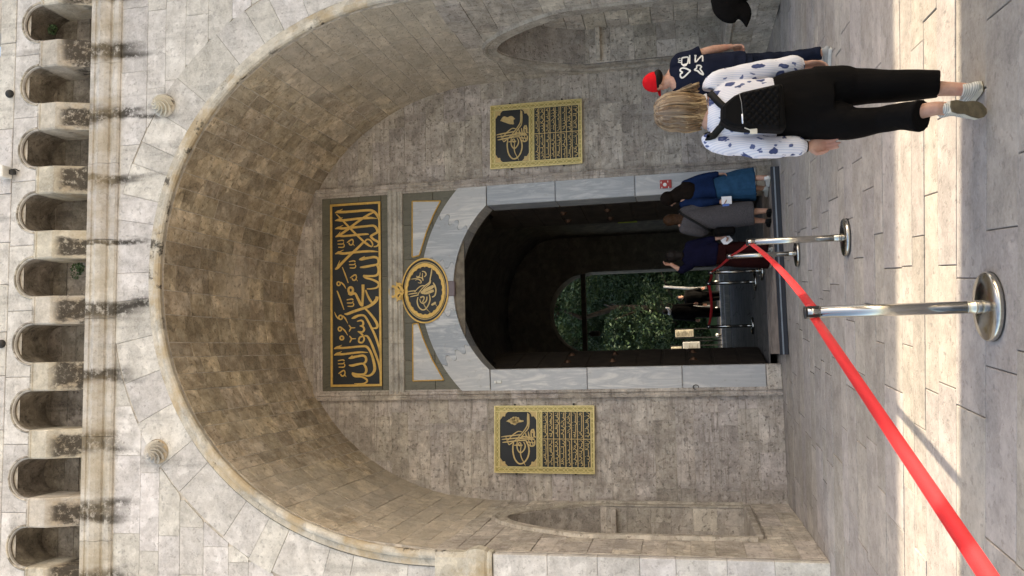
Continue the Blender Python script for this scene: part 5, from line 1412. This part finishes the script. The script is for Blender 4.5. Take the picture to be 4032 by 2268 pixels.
# shoes
hR = lw(2085, 560, anR.y-.04); hR.z = .006
shoe(W, (anR.x-.005, anR.y-.045, .006), (-.12, 1, 0), (0, 0, 1), M_shoe, M_sole, M_tread)
toe = lw(2030, 830, 4.33); heelp = lw(1720, 780, 4.20)
ft = (Vector((toe.x, toe.y, .03))-heelp)
upv = Vector((0.0, 1, 0)); upv = (upv-ft.normalized()*upv.dot(ft.normalized()))
shoe(W, heelp, ft, upv, M_shoe, M_sole, M_tread)
# hair
H_b = MB(); hb = Vector(hc)
H_b.ell(hb+Vector((0, -.005, .03)), (.098, .112, .112), 22, 14); limb(H_b, [hb+Vector((-.005, -.035, -.01)), hb+Vector((-.012, -.04, -.10))], [(.103, .085), (.092, .07)], up=(0, 1, 0))
hroot = remesh(H_b, 'hair', .008, M_hairb, W, 2)
rg = random.Random(4)
L_ = MB(); L2_ = MB()
crown = hb+Vector((.006, -.0, .138))
for i in range(230):
    ph = rg.uniform(-2.35, 2.35); s_ = rg.uniform(-.015, .015)
    st_ = crown+Vector((rg.uniform(-.035, .035), rg.uniform(-.04, .03), rg.uniform(-.006, .004)))
    P = [st_]
    for th in (.5, .9, 1.3, 1.65):
        rr = 1.02+rg.uniform(-.01, .02); P.append(hb+Vector((.104*math.sin(th)*math.sin(ph)*rr, -.118*math.sin(th)*math.cos(ph)*rr, .028+.115*math.cos(th)*rr)))
    dn = rg.uniform(.085, .135); flick = .0
    base = P[-1]
    outw = Vector((math.sin(ph), -math.cos(ph), 0))
    if ph > .9 and rg.random() < .5: flick = rg.uniform(.02, .07)
    P.append(base+Vector((-.008, 0, -dn*.5))+outw*(.004+flick*.4)); P.append(base+Vector((-.014, 0, -dn))+outw*(-.012+flick))
    r_ = rg.uniform(.0045, .0085)
    limb(L2_ if rg.random() < .33 else L_, P, [(r_*.6, r_*.5), (r_, r_*.7), (r_*1.15, r_*.75), (r_*1.15, r_*.75), (r_*1.1, r_*.7), (r_*.9, r_*.6), (r_*.35, r_*.3)], n=6, sub=3, re=False)
L_.make('locks', M_hairb, hroot, True); L2_.make('dark_locks', M_hairk, hroot, True)
MB().tube([wrL+Vector((0, 0, .02)), wrL+Vector((0, 0, -.006))], .031, 18).make('wristband', M_strap, W, True)
# phone in the right hand
ph_ = mw(1975, 425, WY+.11)
dvec = (mw(2130, 415, WY+.16)-wrR).normalized()
tm = MB().bbox((-.004, -.035, -.07), (.004, .035, .07), .003)
Rp = Matrix.Rotation(.12, 3, 'X')
V = [Rp @ v+ph_+Vector((-.03, 0, 0)) for v in tm.v]
tag(mk('phone', V, tm.f, M_phone), 'dark phone held in the hand of the blonde person', 'phone')

# ---- backpack
bp = empty('backpack', tuple(mw(1600, 830, WY-.17)), 'black quilted backpack worn over the striped blouse', 'backpack')
k = NT('quilted_nylon'); p = k.pos(); M_quilt = k.fin((.0045, .0043, .0045), .75, spec=.10); k.bump(k.noise(p, 120, 3, .6), .15, .004)
BY = WY-.135
outl = [(945, 850), (945, 985), (1010, 1035), (1090, 1060), (1170, 1070), (1560, 1085), (1600, 1075), (1625, 1040), (1615, 900), (1590, 620), (1570, 600), (1530, 605), (1330, 650), (1160, 690), (1080, 725), (1000, 790)]
O3 = [mw(x, y, BY-.09) for x, y in outl]
cen = sum(O3, Vector())/len(O3); n = len(O3); V = []; lay = [(.0, .97), (-.012, 1.0), (-.075, 1.0), (-.098, .95), (-.108, .86)]
for dy, s_ in lay:
    for q in O3: r_ = cen+(q-cen)*s_; V.append((r_.x, BY+dy, r_.z))
Fs = [(l*n+i, l*n+(i+1) % n, (l+1)*n+(i+1) % n, (l+1)*n+i) for l in range(len(lay)-1) for i in range(n)]+[tuple(range(n)), tuple((len(lay)-1)*n+i for i in range(n))]
bag = mk('bag', V, Fs, M_quilt, bp)
# quilted pocket: diamonds swell between stitched lines
NU, NV = 56, 60; V = []
for i in range(NU+1):
    for j in range(NV+1):
        a, b_ = i/NU, j/NV
        xx = 1165+a*(1560-1165); ya = 700-(a*95); yb = 1062+a*12; yy = ya+(yb-ya)*b_
        q = mw(xx, yy, BY-.11); e = min(a, 1-a, b_, 1-b_); rim = min(1, e/.06)
        u_, v_ = (a*5.2+b_*5.2), (a*5.2-b_*5.2)
        puff = (abs(math.sin(math.pi*u_))*abs(math.sin(math.pi*v_)))**.5
        V.append((q.x, BY-.105-.016*rim-.012*puff*rim, q.z))
mk('quilted_pocket', V, [(i*(NV+1)+j, (i+1)*(NV+1)+j, (i+1)*(NV+1)+j+1, i*(NV+1)+j+1) for i in range(NU) for j in range(NV)], M_quilt, bp, True)
bvh = BVHTree.FromPolygons([v.co.copy() for v in bl.data.vertices], [tuple(p_.vertices) for p_ in bl.data.polygons])
def strap(path, w_, off=.006):
    V = []; P = [Vector(q[:3]) for q in crom([tuple(q) for q in path], 6)]
    Q = []
    for q in P:
        lc, nr, ix, ds = bvh.find_nearest(q); Q.append((lc+nr*off, nr))
    N_ = len(Q)
    for i, (c_, nr) in enumerate(Q):
        t = (Q[min(i+1, N_-1)][0]-Q[max(i-1, 0)][0]).normalized(); sd = t.cross(nr).normalized()
        V += [c_-sd*w_/2, c_-sd*w_/2+nr*.005, c_+sd*w_/2+nr*.005, c_+sd*w_/2]
    return mk('strap', V, [(i*4+j, i*4+(j+1) % 4, (i+1)*4+(j+1) % 4, (i+1)*4+j) for i in range(N_-1) for j in range(4)], M_strap, bp, True)
for a, b_, c_ in (((985, 880), (880, 760), (820, 690)), ((975, 950), (890, 1090), (835, 1165))):
    A_, B2, C2 = mw(*a, WY-.15), mw(*b_, WY-.12), mw(*c_, WY-.03)
    strap([A_, B2, C2, C2+Vector((0, .10, -.03)), C2+Vector((0, .12, -.16))], .038)
zp = mw(1168, 968, BY-.125)
MB().tube([mw(1168, 925, BY-.122), mw(1172, 1010, BY-.122)], .006, 8, round_ends=True).make('zip_pull', M_chrome, bp, True)
MB().tube([mw(1135, 705, BY-.114), mw(1158, 800, BY-.118), mw(1170, 925, BY-.118)], .0016, 6).make('zip', M_gshoe, bp, True)
kt = empty('key_tag', tuple(mw(1290, 1100, BY-.11)), 'pale key tag hanging from the side of the black backpack', 'key tag')
MB().tube([mw(1190, 1062, BY-.11), mw(1250, 1085, BY-.115), mw(1262, 1090, BY-.115)], .003, 6).make('cord', M_sole, kt, True)
q = mw(1285, 1100, BY-.115); MB().bbox((q.x-.014, q.y-.003, q.z-.018), (q.x+.014, q.y+.003, q.z+.018), .003).make('tag', M_sole, kt)

# ---------------------------------------------------------------- man in the red cap
GY = 8.1
G = empty('person', (2.5, GY, 0), 'person in a red cap, navy t-shirt with white print on the back and dark jeans', 'person')
hc = mw(310, 585, GY+.02)
g_ = None
B_ = MB(); gh = head(B_, hc, (-.45, 1, -.05), s=1.04)
shR, shL = mw(520, 375, GY-.02), mw(545, 690, GY+.04); elR = mw(820, 262, GY-.02); wrR = mw(1050, 222, GY+.05); elL = mw(840, 735, GY+.1); wrL = mw(1060, 730, GY+.2)
pel = mw(1130, 470, GY); nk = mw(440, 545, GY+.01)
limb(B_, [hc+Vector((0, -.01, -.08)), nk, (shL+shR)/2], [(.058, .058), (.058, .058), (.09, .07)])
limb(B_, [(shL+shR)/2, mw(750, 510, GY+.01), pel], [(.16, .1), (.17, .12), (.16, .11)], up=(0, 1, 0))
for s_, e_, w_ in ((shR, elR, wrR), (shL, elL, wrL)): limb(B_, [s_, s_.lerp(e_, .5), e_, e_.lerp(w_, .35), w_], [.052, .05, .042, .043, .029])
hand(B_, wrR, mw(1170, 225, GY+.06)-wrR, (-1, -.3, 0), (0, 1, 0), 1.05, .8); hand(B_, wrL, (0, .1, -1), (1, 0, 0), (0, 1, 0), 1.05, .6)
hipR, hipL = mw(1230, 400, GY+.0), mw(1230, 560, GY+.02); knR = mw(1580, 355, GY+.12); anR = mw(1975, 285, GY+.02); knL = mw(1600, 520, GY-.02); anL = mw(1990, 560, GY-.25)
limb(B_, [hipR, knR, anR], [.08, .055, .04]); limb(B_, [hipL, knL, anL], [.08, .055, .04])
remesh(B_, 'body', .007, M_skin, G, 2)
C_ = MB()
limb(C_, [mw(425, 540, GY+.01), mw(475, 530, GY+.01), mw(560, 520, GY+.01), mw(750, 510, GY), mw(950, 490, GY), mw(1100, 480, GY), mw(1200, 475, GY)], [(.075, .07), (.165, .095), (.20, .12), (.205, .14), (.205, .145), (.205, .145), (.20, .14)], n=26, up=(.0, 1, 0), re=False)
limb(C_, [shR+Vector((-.06, 0, .02)), shR, shR.lerp(elR, .55), shR.lerp(elR, .72)], [.08, .085, .078, .078], re=False); limb(C_, [shL+Vector((.06, 0, .02)), shL, shL.lerp(elL, .72)], [.08, .085, .078], re=False)
tee = remesh(C_, 'tshirt', .009, M_navy, G, 3, fn=lambda co, no: .010*mnoise.noise(Vector((co[0]*8, co[1]*8, co[2]*12))))
T_ = MB(); limb(T_, [mw(1130, 475, GY), mw(1260, 470, GY+.01)], [(.175, .125), (.18, .13)], up=(0, 1, 0), re=False)
limb(T_, [hipR+Vector((0, 0, .05)), hipR.lerp(knR, .5), knR, knR.lerp(anR, .5), anR+Vector((0, 0, -.01))], [.105, .095, .078, .068, .064], re=False)
limb(T_, [hipL+Vector((0, 0, .05)), hipL.lerp(knL, .5), knL, knL.lerp(anL, .5), anL], [.105, .095, .078, .068, .064], re=False)
remesh(T_, 'jeans', .009, M_denim, G, 3, fn=lambda co, no: .007*mnoise.noise(Vector((co[0]*11, co[1]*11, co[2]*16))))
shoe(G, (anR.x+.03, anR.y-.03, .006), (-.75, .66, 0), (0, 0, 1), M_gshoe, M_wshoe, M_wshoe, 1.12, .008)
shoe(G, (anL.x, anL.y-.05, .02), (-.5, 1, 0), (0, 0, 1), M_gshoe, M_wshoe, M_wshoe, 1.12, .008)
# cap: shell, brim, strap opening
cm = gh(0, -.005, .045); f_ = (gh(0, 1, 0)-gh(0, 0, 0)).normalized(); u_ = (gh(0, 0, 1)-gh(0, 0, 0)).normalized(); s_ = f_.cross(u_)
V = []; NN, MM = 28, 10
for i in range(MM+1):
    th = .02+(math.pi*.52)*i/MM
    for j in range(NN):
        ph = 2*math.pi*j/NN; V.append(cm+s_*(.093*math.sin(th)*math.cos(ph))+f_*(.114*math.sin(th)*math.sin(ph))+u_*(.128*math.cos(th)*(1 if th < 1.57 else 1.6)))
cap = mk('cap', V, [(i*NN+j, i*NN+(j+1) % NN, (i+1)*NN+(j+1) % NN, (i+1)*NN+j) for i in range(MM) for j in range(NN)]+[tuple(range(NN))], M_redcap, G, True)
br_ = [(-.08, .075), (-.072, .13), (-.04, .175), (0, .187), (.04, .175), (.072, .13), (.08, .075)]
MB().prism(br_, lambda a, b, d: cm+s_*a+f_*b+u_*(d-.01-.35*max(0, b-.1)+(-.5*a*a*4)), -.004, .004).make('brim', M_redcap, cap)
MB().tube([cm+s_*(.088*math.cos(t))+f_*(.108*math.sin(t))+u_*(-.028) for t in np.linspace(math.pi*1.05, math.pi*1.95, 14)], [(.018, .012)]*14, 8, up=tuple(u_)).make('cap_strap', M_strap, cap, True)
MB().ell(cm-f_*.062+u_*(-.035), (.082, .06, .05), 16, 10).make('hair', M_haird, G, True)
# white print on the back of the shirt
bvt = BVHTree.FromPolygons([v.co.copy() for v in tee.data.vertices], [tuple(p_.vertices) for p_ in tee.data.polygons])
def on_tee(x, y, d):
    q = mw(x, y, GY); h_ = bvt.ray_cast(Vector((q.x, GY-1.0, q.z)), Vector((0, 1, 0)))
    yy = h_[0].y if h_[0] else GY-.13
    return (q.x, yy-.003-d, q.z)
Pm = [[(548,528,15),(527,540,15),(524,562,15),(538,580,15),(560,574,15),(595,545,15)],[(595,545,15),(628,515,15)],[(628,515,15),(590,494,15),(555,482,15),(530,486,15),(522,506,15),(548,528,15)],
 [(540,375,14),(540,440,14),(590,440,14),(600,425,14),(605,375,14),(590,365,14),(540,375,14)],[(600,360,12),(600,370,12)],[(545,440,12),(560,460,14),(585,455,12),(585,440,10)],[(500,385,8),(512,385,8)],[(505,400,8),(530,400,8)],[(500,415,8),(530,420,8)],[(515,380,8),(525,378,8)],[(620,345,14),(618,440,14)],
 [(680,345,15),(678,425,15),(715,385,15),(750,348,15),(752,420,15)],[(668,350,13),(690,352,13)],[(755,345,13),(735,352,13)],
 [(690,465,16),(720,462,14),(740,480,14),(725,500,14),(745,530,16),(758,560,16),(725,545,16),(700,520,16),(668,508,14),(690,490,14),(690,465,14)]]
pm_ = MB()
for s_ in Pm: ribbon(pm_, s_, on_tee, .002, 3)
pt = pm_.make('print', M_wshoe, tee); pt['kind'] = 'stuff'

# ---------------------------------------------------------------- visitors at the door
b2 = CR(2500, 600, 650/2093)
def dress_folds(a, f): return lambda co, no: a*math.sin(f*math.atan2(no[0], no[1])*1.0+co[0]*40)*.6+a*mnoise.noise(Vector((co[0]*10, co[1]*10, co[2]*3)))
# person in blue
VY = 12.72
P2 = empty('person', (2.5, VY, .125), 'person in brown headscarf, blue jumper and teal skirt holding leaflets at the door', 'person')
hc = b2(440, 600, VY); B_ = MB(); gh = head(B_, hc, (-1, .55, -.15), s=1.0)
sR, sL = b2(640, 410, VY-.03), b2(620, 660, VY); eR, wR = b2(830, 330, VY-.08), b2(1050, 275, VY-.1); eL, wL = b2(860, 640, VY-.16), b2(1070, 620, VY-.12)
limb(B_, [hc, (sR+sL)/2], [.05, .07]); limb(B_, [(sR+sL)/2, b2(900, 450, VY)], [(.14, .09), (.14, .1)], up=(0, 1, 0))
for s_, e_, w_ in ((sR, eR, wR), (sL, eL, wL)): limb(B_, [s_, e_, w_], [.05, .042, .028])
hand(B_, wL, b2(1160, 640, VY-.2)-wL, (0, -1, -.2), (1, 0, 0), 1.0, .5); hand(B_, wR, (0.02, 0, -1), (-1, 0, 0), (0, 1, 0), 1.0, .6)
fR, fL = b2(1690, 320, VY-.22), b2(1640, 455, VY+.1)
limb(B_, [b2(1300, 370, VY), b2(1480, 330, VY-.1), fR], [.06, .05, .035]); limb(B_, [b2(1300, 440, VY), b2(1480, 450, VY+.05), fL], [.06, .05, .035])
remesh(B_, 'body', .009, M_skin, P2, 2); eyes(gh, None, P2)
C_ = MB(); limb(C_, [b2(570, 560, VY), b2(620, 540, VY), b2(760, 500, VY), b2(980, 465, VY), b2(1010, 460, VY)], [(.07, .06), (.15, .10), (.19, .14), (.21, .16), (.2, .15)], up=(0, 1, 0), re=False)
limb(C_, [sR, eR, wR+Vector((0, 0, .02))], [.075, .065, .05]); limb(C_, [sL, eL, wL+Vector((0, 0, .03))], [.075, .068, .05])
remesh(C_, 'jumper', .012, M_blue, P2, 3, .008, 9)
C_ = MB(); limb(C_, [b2(950, 465, VY), b2(1100, 450, VY), b2(1300, 420, VY), b2(1515, 395, VY)], [(.175, .13), (.2, .16), (.235, .19), (.26, .21)], n=26, up=(0, 1, 0), re=False)
remesh(C_, 'skirt', .012, M_teal, P2, 2, fn=dress_folds(.012, 9))
C_ = MB(); C_.ell(hc+Vector((.02, -.01, .025)), (.118, .118, .122), 18, 12); limb(C_, [hc+Vector((.03, .0, -.03)), b2(590, 520, VY-.02), b2(660, 490, VY-.05)], [(.10, .10), (.13, .115), (.16, .13)], up=(0, 1, 0)); 
remesh(C_, 'headscarf', .012, M_brown, P2, 3, .012, 12)
for f_ in (fR, fL): shoe(P2, (f_.x, f_.y-.03, .135), (-.4, 1, 0), (0, 0, 1), M_wshoe, M_wshoe, M_tread, .95, .01)
q = b2(1150, 630, VY-.2)
lf = empty('leaflet', (q.x, q.y, q.z-.1), 'white and blue leaflet in the hand of the person in blue', 'leaflet')
MB().bbox((q.x-.035, q.y-.012, q.z-.09), (q.x+.085, q.y-.008, q.z+.06), .001).make('sheet', M_paper, lf); MB().bbox((q.x-.10, q.y-.02, q.z-.05), (q.x-.03, q.y-.014, q.z+.05), .001).make('cover', M_paperb, lf)

# person in the grey dress
TY = 12.6
P3 = empty('person', (2.0, TY, .125), 'person with brown hair in a long speckled grey dress and black ankle boots', 'person')
hc = b2(470, 860, TY); B_ = MB(); gh = head(B_, hc, (-.3, 1, -.1), s=.98)
sR, sL = b2(620, 745, TY), b2(620, 975, TY); eR, wR = b2(860, 700, TY+.02), b2(1060, 720, TY+.08); eL, wL = b2(840, 1005, TY+.08), b2(930, 930, TY+.22)
limb(B_, [hc, (sR+sL)/2], [.05, .06]); limb(B_, [(sR+sL)/2, b2(950, 850, TY)], [(.13, .08), (.13, .1)], up=(0, 1, 0))
for s_, e_, w_ in ((sR, eR, wR), (sL, eL, wL)): limb(B_, [s_, e_, w_], [.045, .04, .026])
hand(B_, wR, (0, .1, -1), (-1, 0, 0), (0, 1, 0), .95, .6); hand(B_, wL, (.6, .3, -.4), (0, 0, -1), (0, 1, 0), .95, .6)
fR, fL = b2(1690, 740, TY), b2(1640, 870, TY+.12)
limb(B_, [b2(1350, 780, TY), b2(1500, 750, TY), fR], [.06, .05, .034]); limb(B_, [b2(1350, 850, TY), b2(1500, 860, TY+.06), fL], [.06, .05, .034])
remesh(B_, 'body', .009, M_skin, P3, 2)
C_ = MB(); limb(C_, [b2(555, 860, TY), b2(600, 860, TY), b2(700, 850, TY), b2(930, 830, TY), b2(1150, 810, TY), b2(1380, 780, TY), b2(1505, 770, TY)], [(.06, .06), (.14, .09), (.165, .12), (.17, .13), (.19, .15), (.19, .16), (.185, .16)], n=24, up=(0, 1, 0), re=False)
limb(C_, [sL, eL, wL], [.075, .085, .055]); limb(C_, [sR, eR, wR], [.07, .07, .05])
remesh(C_, 'dress', .012, M_tweed, P3, 3, .010, 8)
C_ = MB(); C_.ell(hc+Vector((0, -.012, .03)), (.092, .105, .105), 16, 10); limb(C_, [hc+Vector((0, -.03, 0)), hc+Vector((-.0, -.05, -.14))], [(.09, .07), (.08, .05)], up=(0, 1, 0)); remesh(C_, 'hair', .01, M_hairn, P3, 2, .01, 30)
for f_ in (fR, fL):
    g2 = shoe(P3, (f_.x, f_.y-.03, .135), (-.2, 1, 0), (0, 0, 1), M_strap, M_strap, M_strap, .95, .01)
hb = empty('shoulder_bag', tuple(b2(1100, 1000, TY)), 'black shoulder bag with a diagonal strap beside the speckled grey dress', 'bag')
MB().tube([b2(545, 740, TY-.05), b2(600, 785, TY-.13), b2(760, 880, TY-.155), b2(900, 965, TY-.13), b2(980, 1000, TY-.05)], [(.018, .005)]*5, 6, up=(0, 1, 0)).make('strap', M_strap, hb, True)
q = b2(1130, 1000, TY+.02); MB().bbox((q.x-.07, q.y-.12, q.z-.16), (q.x+.05, q.y+.14, q.z+.14), .03).make('pouch', M_black, hb)

# person in indigo raising an arm
UY = 12.75
P4 = empty('person', (1.4, UY, .125), 'person in indigo top and maroon trousers raising one arm and holding a ticket', 'person')
hc = b2(500, 1315, UY); B_ = MB(); gh = head(B_, hc, (-.1, 1, 0), s=.98)
sR, sL = b2(690, 1180, UY), b2(700, 1430, UY); eR, wR = b2(900, 1120, UY-.02), b2(1080, 1085, UY-.06); eL, wL = rb(560, 190, UY-.05), rb(430, 125, UY-.1)
limb(B_, [hc, (sR+sL)/2], [.05, .06]); limb(B_, [(sR+sL)/2, b2(1000, 1290, UY)], [(.13, .08), (.13, .1)], up=(0, 1, 0))
limb(B_, [sR, eR, wR], [.045, .04, .027]); limb(B_, [sL, eL, wL], [.045, .042, .028])
hand(B_, wR, b2(1180, 1110, UY-.08)-wR, (0, -1, 0), (1, 0, 0), .95, .6); hand(B_, wL, (-.0, -.1, 1), (1, -.3, 0), (1, 0, 0), .95, .8)
fR, fL = b2(1690, 1230, UY-.05), b2(1690, 1400, UY+.05); hp = b2(1030, 1290, UY)
remesh(B_, 'body', .009, M_skin, P4, 2)
C_ = MB(); limb(C_, [b2(600, 1310, UY), b2(650, 1310, UY), b2(760, 1305, UY), b2(1000, 1290, UY), b2(1045, 1290, UY)], [(.07, .06), (.15, .09), (.175, .12), (.185, .14), (.18, .135)], n=24, up=(0, 1, 0), re=False)
limb(C_, [sR, eR, eR.lerp(wR, .5)], [.07, .06, .05]); limb(C_, [sL, eL, eL.lerp(wL, .15)], [.07, .06, .05])
remesh(C_, 'top', .012, M_navy2, P4, 3, .008, 9)
C_ = MB(); limb(C_, [b2(1000, 1290, UY), b2(1150, 1285, UY)], [(.16, .12), (.175, .13)], up=(0, 1, 0), re=False)
limb(C_, [b2(1100, 1225, UY), b2(1400, 1220, UY), fR], [.11, .105, .10], re=False); limb(C_, [b2(1100, 1350, UY), b2(1400, 1375, UY), fL], [.11, .105, .10], re=False)
remesh(C_, 'trousers', .012, M_maroon, P4, 3, .01, 8)
C_ = MB(); C_.ell(hc+Vector((0, -.012, .03)), (.095, .108, .108), 16, 10); limb(C_, [hc+Vector((0, -.04, .02)), hc+Vector((0, -.06, -.10))], [(.085, .07), (.06, .05)], up=(0, 1, 0)); remesh(C_, 'hair', .01, M_haird, P4, 2, .008, 30)
for f_ in (fR, fL): shoe(P4, (f_.x, f_.y-.05, .135), (-.1, 1, 0), (0, 0, 1), M_gshoe, M_wshoe, M_tread, .95, .01)
q = b2(1165, 1115, UY-.09); m = MB().bbox((-.055, -.002, -.075), (.055, .002, .075), .001); Rr = Matrix.Rotation(-.6, 3, 'Y')
tag(mk('ticket', [Rr @ v+q for v in m.v], m.f, M_paper), 'white ticket in the lowered hand of the person in indigo', 'ticket')

# two far visitors in black beyond the rear arch
def far_person(fx, hd, Y, fy, lab, head_mat, lean=0.0, scarf=False):
    h_ = rb(*hd, Y); f_ = rb(*fx, Y); f_.z = .115
    t = empty('person', (f_.x, Y, .11), lab, 'person'); B_ = MB(); head(B_, h_, (lean, fy, 0), s=1.0)
    top = h_.z; ht = top-f_.z; cx_ = f_.x; mid = Vector((cx_*.5+h_.x*.5, Y, f_.z+ht*.52)); sh = h_.lerp(mid, .22)
    limb(B_, [h_, sh], [.05, .06])
    hL, hR = mid+Vector((-.26, -.08, -.02)), mid+Vector((.25, -.08, .02))
    for s_, e_ in ((sh+Vector((-.17, 0, -.05)), hL), (sh+Vector((.17, 0, -.05)), hR)): limb(B_, [s_, s_.lerp(e_, .5)+Vector((0, .06, 0)), e_], [.045, .04, .028]); hand(B_, e_, e_-s_, (0, -1, 0), (0, -1, 0), 1.0, .6)
    for e in (-1, 1): limb(B_, [mid+Vector((.08*e, 0, -.05)), Vector((f_.x+.08*e, Y, f_.z+ht*.26)), Vector((f_.x+.07*e, Y-.02, .2))], [.08, .055, .035])
    remesh(B_, 'body', .014, M_skin, t, 2)
    C_ = MB(); limb(C_, [sh+Vector((0, 0, .05)), sh+Vector((0, 0, -.04)), sh.lerp(mid, .6), mid], [(.08, .07), (.20, .11), (.2, .13), (.2, .14)], up=(0, 1, 0))
    for s_, e_ in ((sh+Vector((-.17, 0, -.05)), hL), (sh+Vector((.17, 0, -.05)), hR)): limb(C_, [s_, s_.lerp(e_, .5)+Vector((0, .06, 0)), s_.lerp(e_, .93)], [.075, .065, .05])
    remesh(C_, 'jacket', .016, M_black, t, 2, .01, 8)
    C_ = MB(); limb(C_, [mid+Vector((0, 0, .05)), mid+Vector((0, 0, -.08))], [(.16, .12), (.17, .12)], up=(0, 1, 0))
    for e in (-1, 1): limb(C_, [mid+Vector((.08*e, 0, -.05)), Vector((f_.x+.08*e, Y, f_.z+ht*.26)), Vector((f_.x+.07*e, Y-.02, .2))], [.1, .085, .07])
    remesh(C_, 'trousers', .016, M_black, t, 2, .008, 8)
    MB().ell(h_+Vector((0, .02*(-fy), .035)), (.09, .1, .1), 14, 9).make('hair', M_haird, t, True)
    if scarf: MB().tube([h_+Vector((-.06, -.06, -.09)), h_+Vector((0.02, -.1, -.11)), h_+Vector((.11, -.08, -.06)), h_+Vector((.13, -.06, -.0))], [.05, .055, .05, .03], 10, round_ends=True).make('scarf', M_paper, t, True)
    for e in (-1, 1): shoe(t, (f_.x+.07*e, Y-.05, .115), (.2*e, fy, 0), (0, 0, 1), M_strap, M_strap, M_strap, 1.0, .014)
far_person((1065, 690), (375, 690), 26.2, 1, 'person in black with a white scarf standing beyond the rear arch', None, 0, True)
far_person((1045, 495), (545, 520), 26.6, -1, 'person in black facing the passage beyond the rear arch', None)

# person at the frame edge: only the tail of the dark coat reaches the picture
EY = 8.6
ec = PY(2900, -95, EY); EX = ec.x+.17
P7 = empty('person', (EX, EY, 0), 'person in a black coat by the porch wall, coat tail swinging out', 'person')
B_ = MB(); hc = Vector((EX, EY, 1.55)); gh = head(B_, hc, (-.3, 1, 0)); limb(B_, [hc, hc+Vector((0, 0, -.22))], [.055, .08]); limb(B_, [hc+Vector((0, 0, -.2)), hc+Vector((0, 0, -.65))], [(.16, .1), (.15, .1)], up=(0, 1, 0))
for e in (-1, 1):
    a0_, a1_, a2_ = Vector((EX+.18*e, EY, 1.32)), Vector((EX+.24*e, EY-.02, 1.05)), Vector((EX+.22*e, EY+.08, .82)); limb(B_, [a0_, a1_, a2_], [.05, .042, .028]); hand(B_, a2_, (0, .1, -1), (-e, 0, 0), (0, 1, 0), 1.0, .6)
    limb(B_, [(EX+.09*e, EY, .9), (EX+.09*e, EY+.02, .48), (EX+.09*e, EY, .09)], [.085, .055, .04])
remesh(B_, 'body', .01, M_skin, P7, 2)
C_ = MB(); limb(C_, [hc+Vector((0, 0, -.13)), hc+Vector((0, 0, -.2)), hc+Vector((0, 0, -.5)), hc+Vector((0, 0, -.78))], [(.08, .07), (.2, .12), (.2, .14), (.22, .15)], up=(0, 1, 0))
for e in (-1, 1): limb(C_, [(EX+.18*e, EY, 1.32), (EX+.24*e, EY-.02, 1.05), (EX+.22*e, EY+.08, .86)], [.075, .065, .05])
e3 = CR(2650, 0, 400/2576)
limb(C_, [e3(1460, -500, EY), e3(1470, -100, EY), e3(1480, 60, EY), e3(1520, 170, EY), e3(1600, 255, EY), e3(1770, 330, EY), e3(1835, 450, EY), e3(1855, 570, EY), e3(1858, 690, EY)], [(.2, .14), (.21, .13), (.21, .11), (.20, .09), (.17, .07), (.105, .05), (.062, .035), (.032, .02), (.008, .01)], up=(0, 1, 0), re=False)
remesh(C_, 'coat', .01, M_black, P7, 3, .01, 9)
C_ = MB()
for e in (-1, 1): limb(C_, [(EX+.09*e, EY, .92), (EX+.09*e, EY+.02, .48), (EX+.09*e, EY, .08)], [.11, .085, .075])
remesh(C_, 'trousers', .012, M_denim, P7, 2, .006, 8); MB().ell(hc+Vector((0, -.012, .035)), (.09, .1, .1), 14, 9).make('hair', M_haird, P7, True)
for e in (-1, 1): shoe(P7, (EX+.09*e, EY-.05, .006), (-.1, 1, 0), (0, 0, 1), M_gshoe, M_wshoe, M_tread, 1.05, .012)

# ================================================================== SMALL THINGS
rg = random.Random(17)
for i, (px, py, s_, lab) in enumerate(((205, 118, .07, 'small green tuft growing in the corbel niche under the crenel gap'), (300, 1068, .12, 'ferny green tuft hanging in a corbel niche above the arch crown'), (335, 1815, .05, 'tiny green sprig at the foot of a corbel niche, by the dark stain'))):
    q = PY(px, py, YF+.05)
    V, Fs = leaves([((q.x, q.y, q.z), (s_, .06, s_*.7)), ((q.x+s_*.4, q.y, q.z-s_*.5), (s_*.6, .05, s_*.5))], 260, .022, rg)
    tag(mk('plant_tuft', V, Fs, M_leaf2), lab, 'plant', 'weeds in the corbel niches')
q = PY(1966, 1504, YB-.08)
sn = empty('sensor', (q.x, YB-.08, q.z), 'small white sensor box on the marble jamb opposite the red notice', 'sensor')
MB().bbox((q.x-.025, YB-.10, q.z-.035), (q.x+.025, YB-.074, q.z+.035), .005).make('box', M_white, sn)
MB().bbox((q.x-.025, YB-.10, q.z+.05), (q.x+.02, YB-.076, q.z+.09), .005).make('bracket', M_white, sn)
# iron ring on the jamb plinth side
q = PY(2740, 1524, YB-.06)
o = MB().tube([(q.x+.035*math.cos(t), YB-.085-.01*math.sin(t), q.z+.045*math.sin(t)) for t in np.linspace(0, 6.28, 18)], .007, 6).make('iron_ring', M_dark, None, True); tag(o, 'small iron ring on the edge of the marble jamb', 'ring')
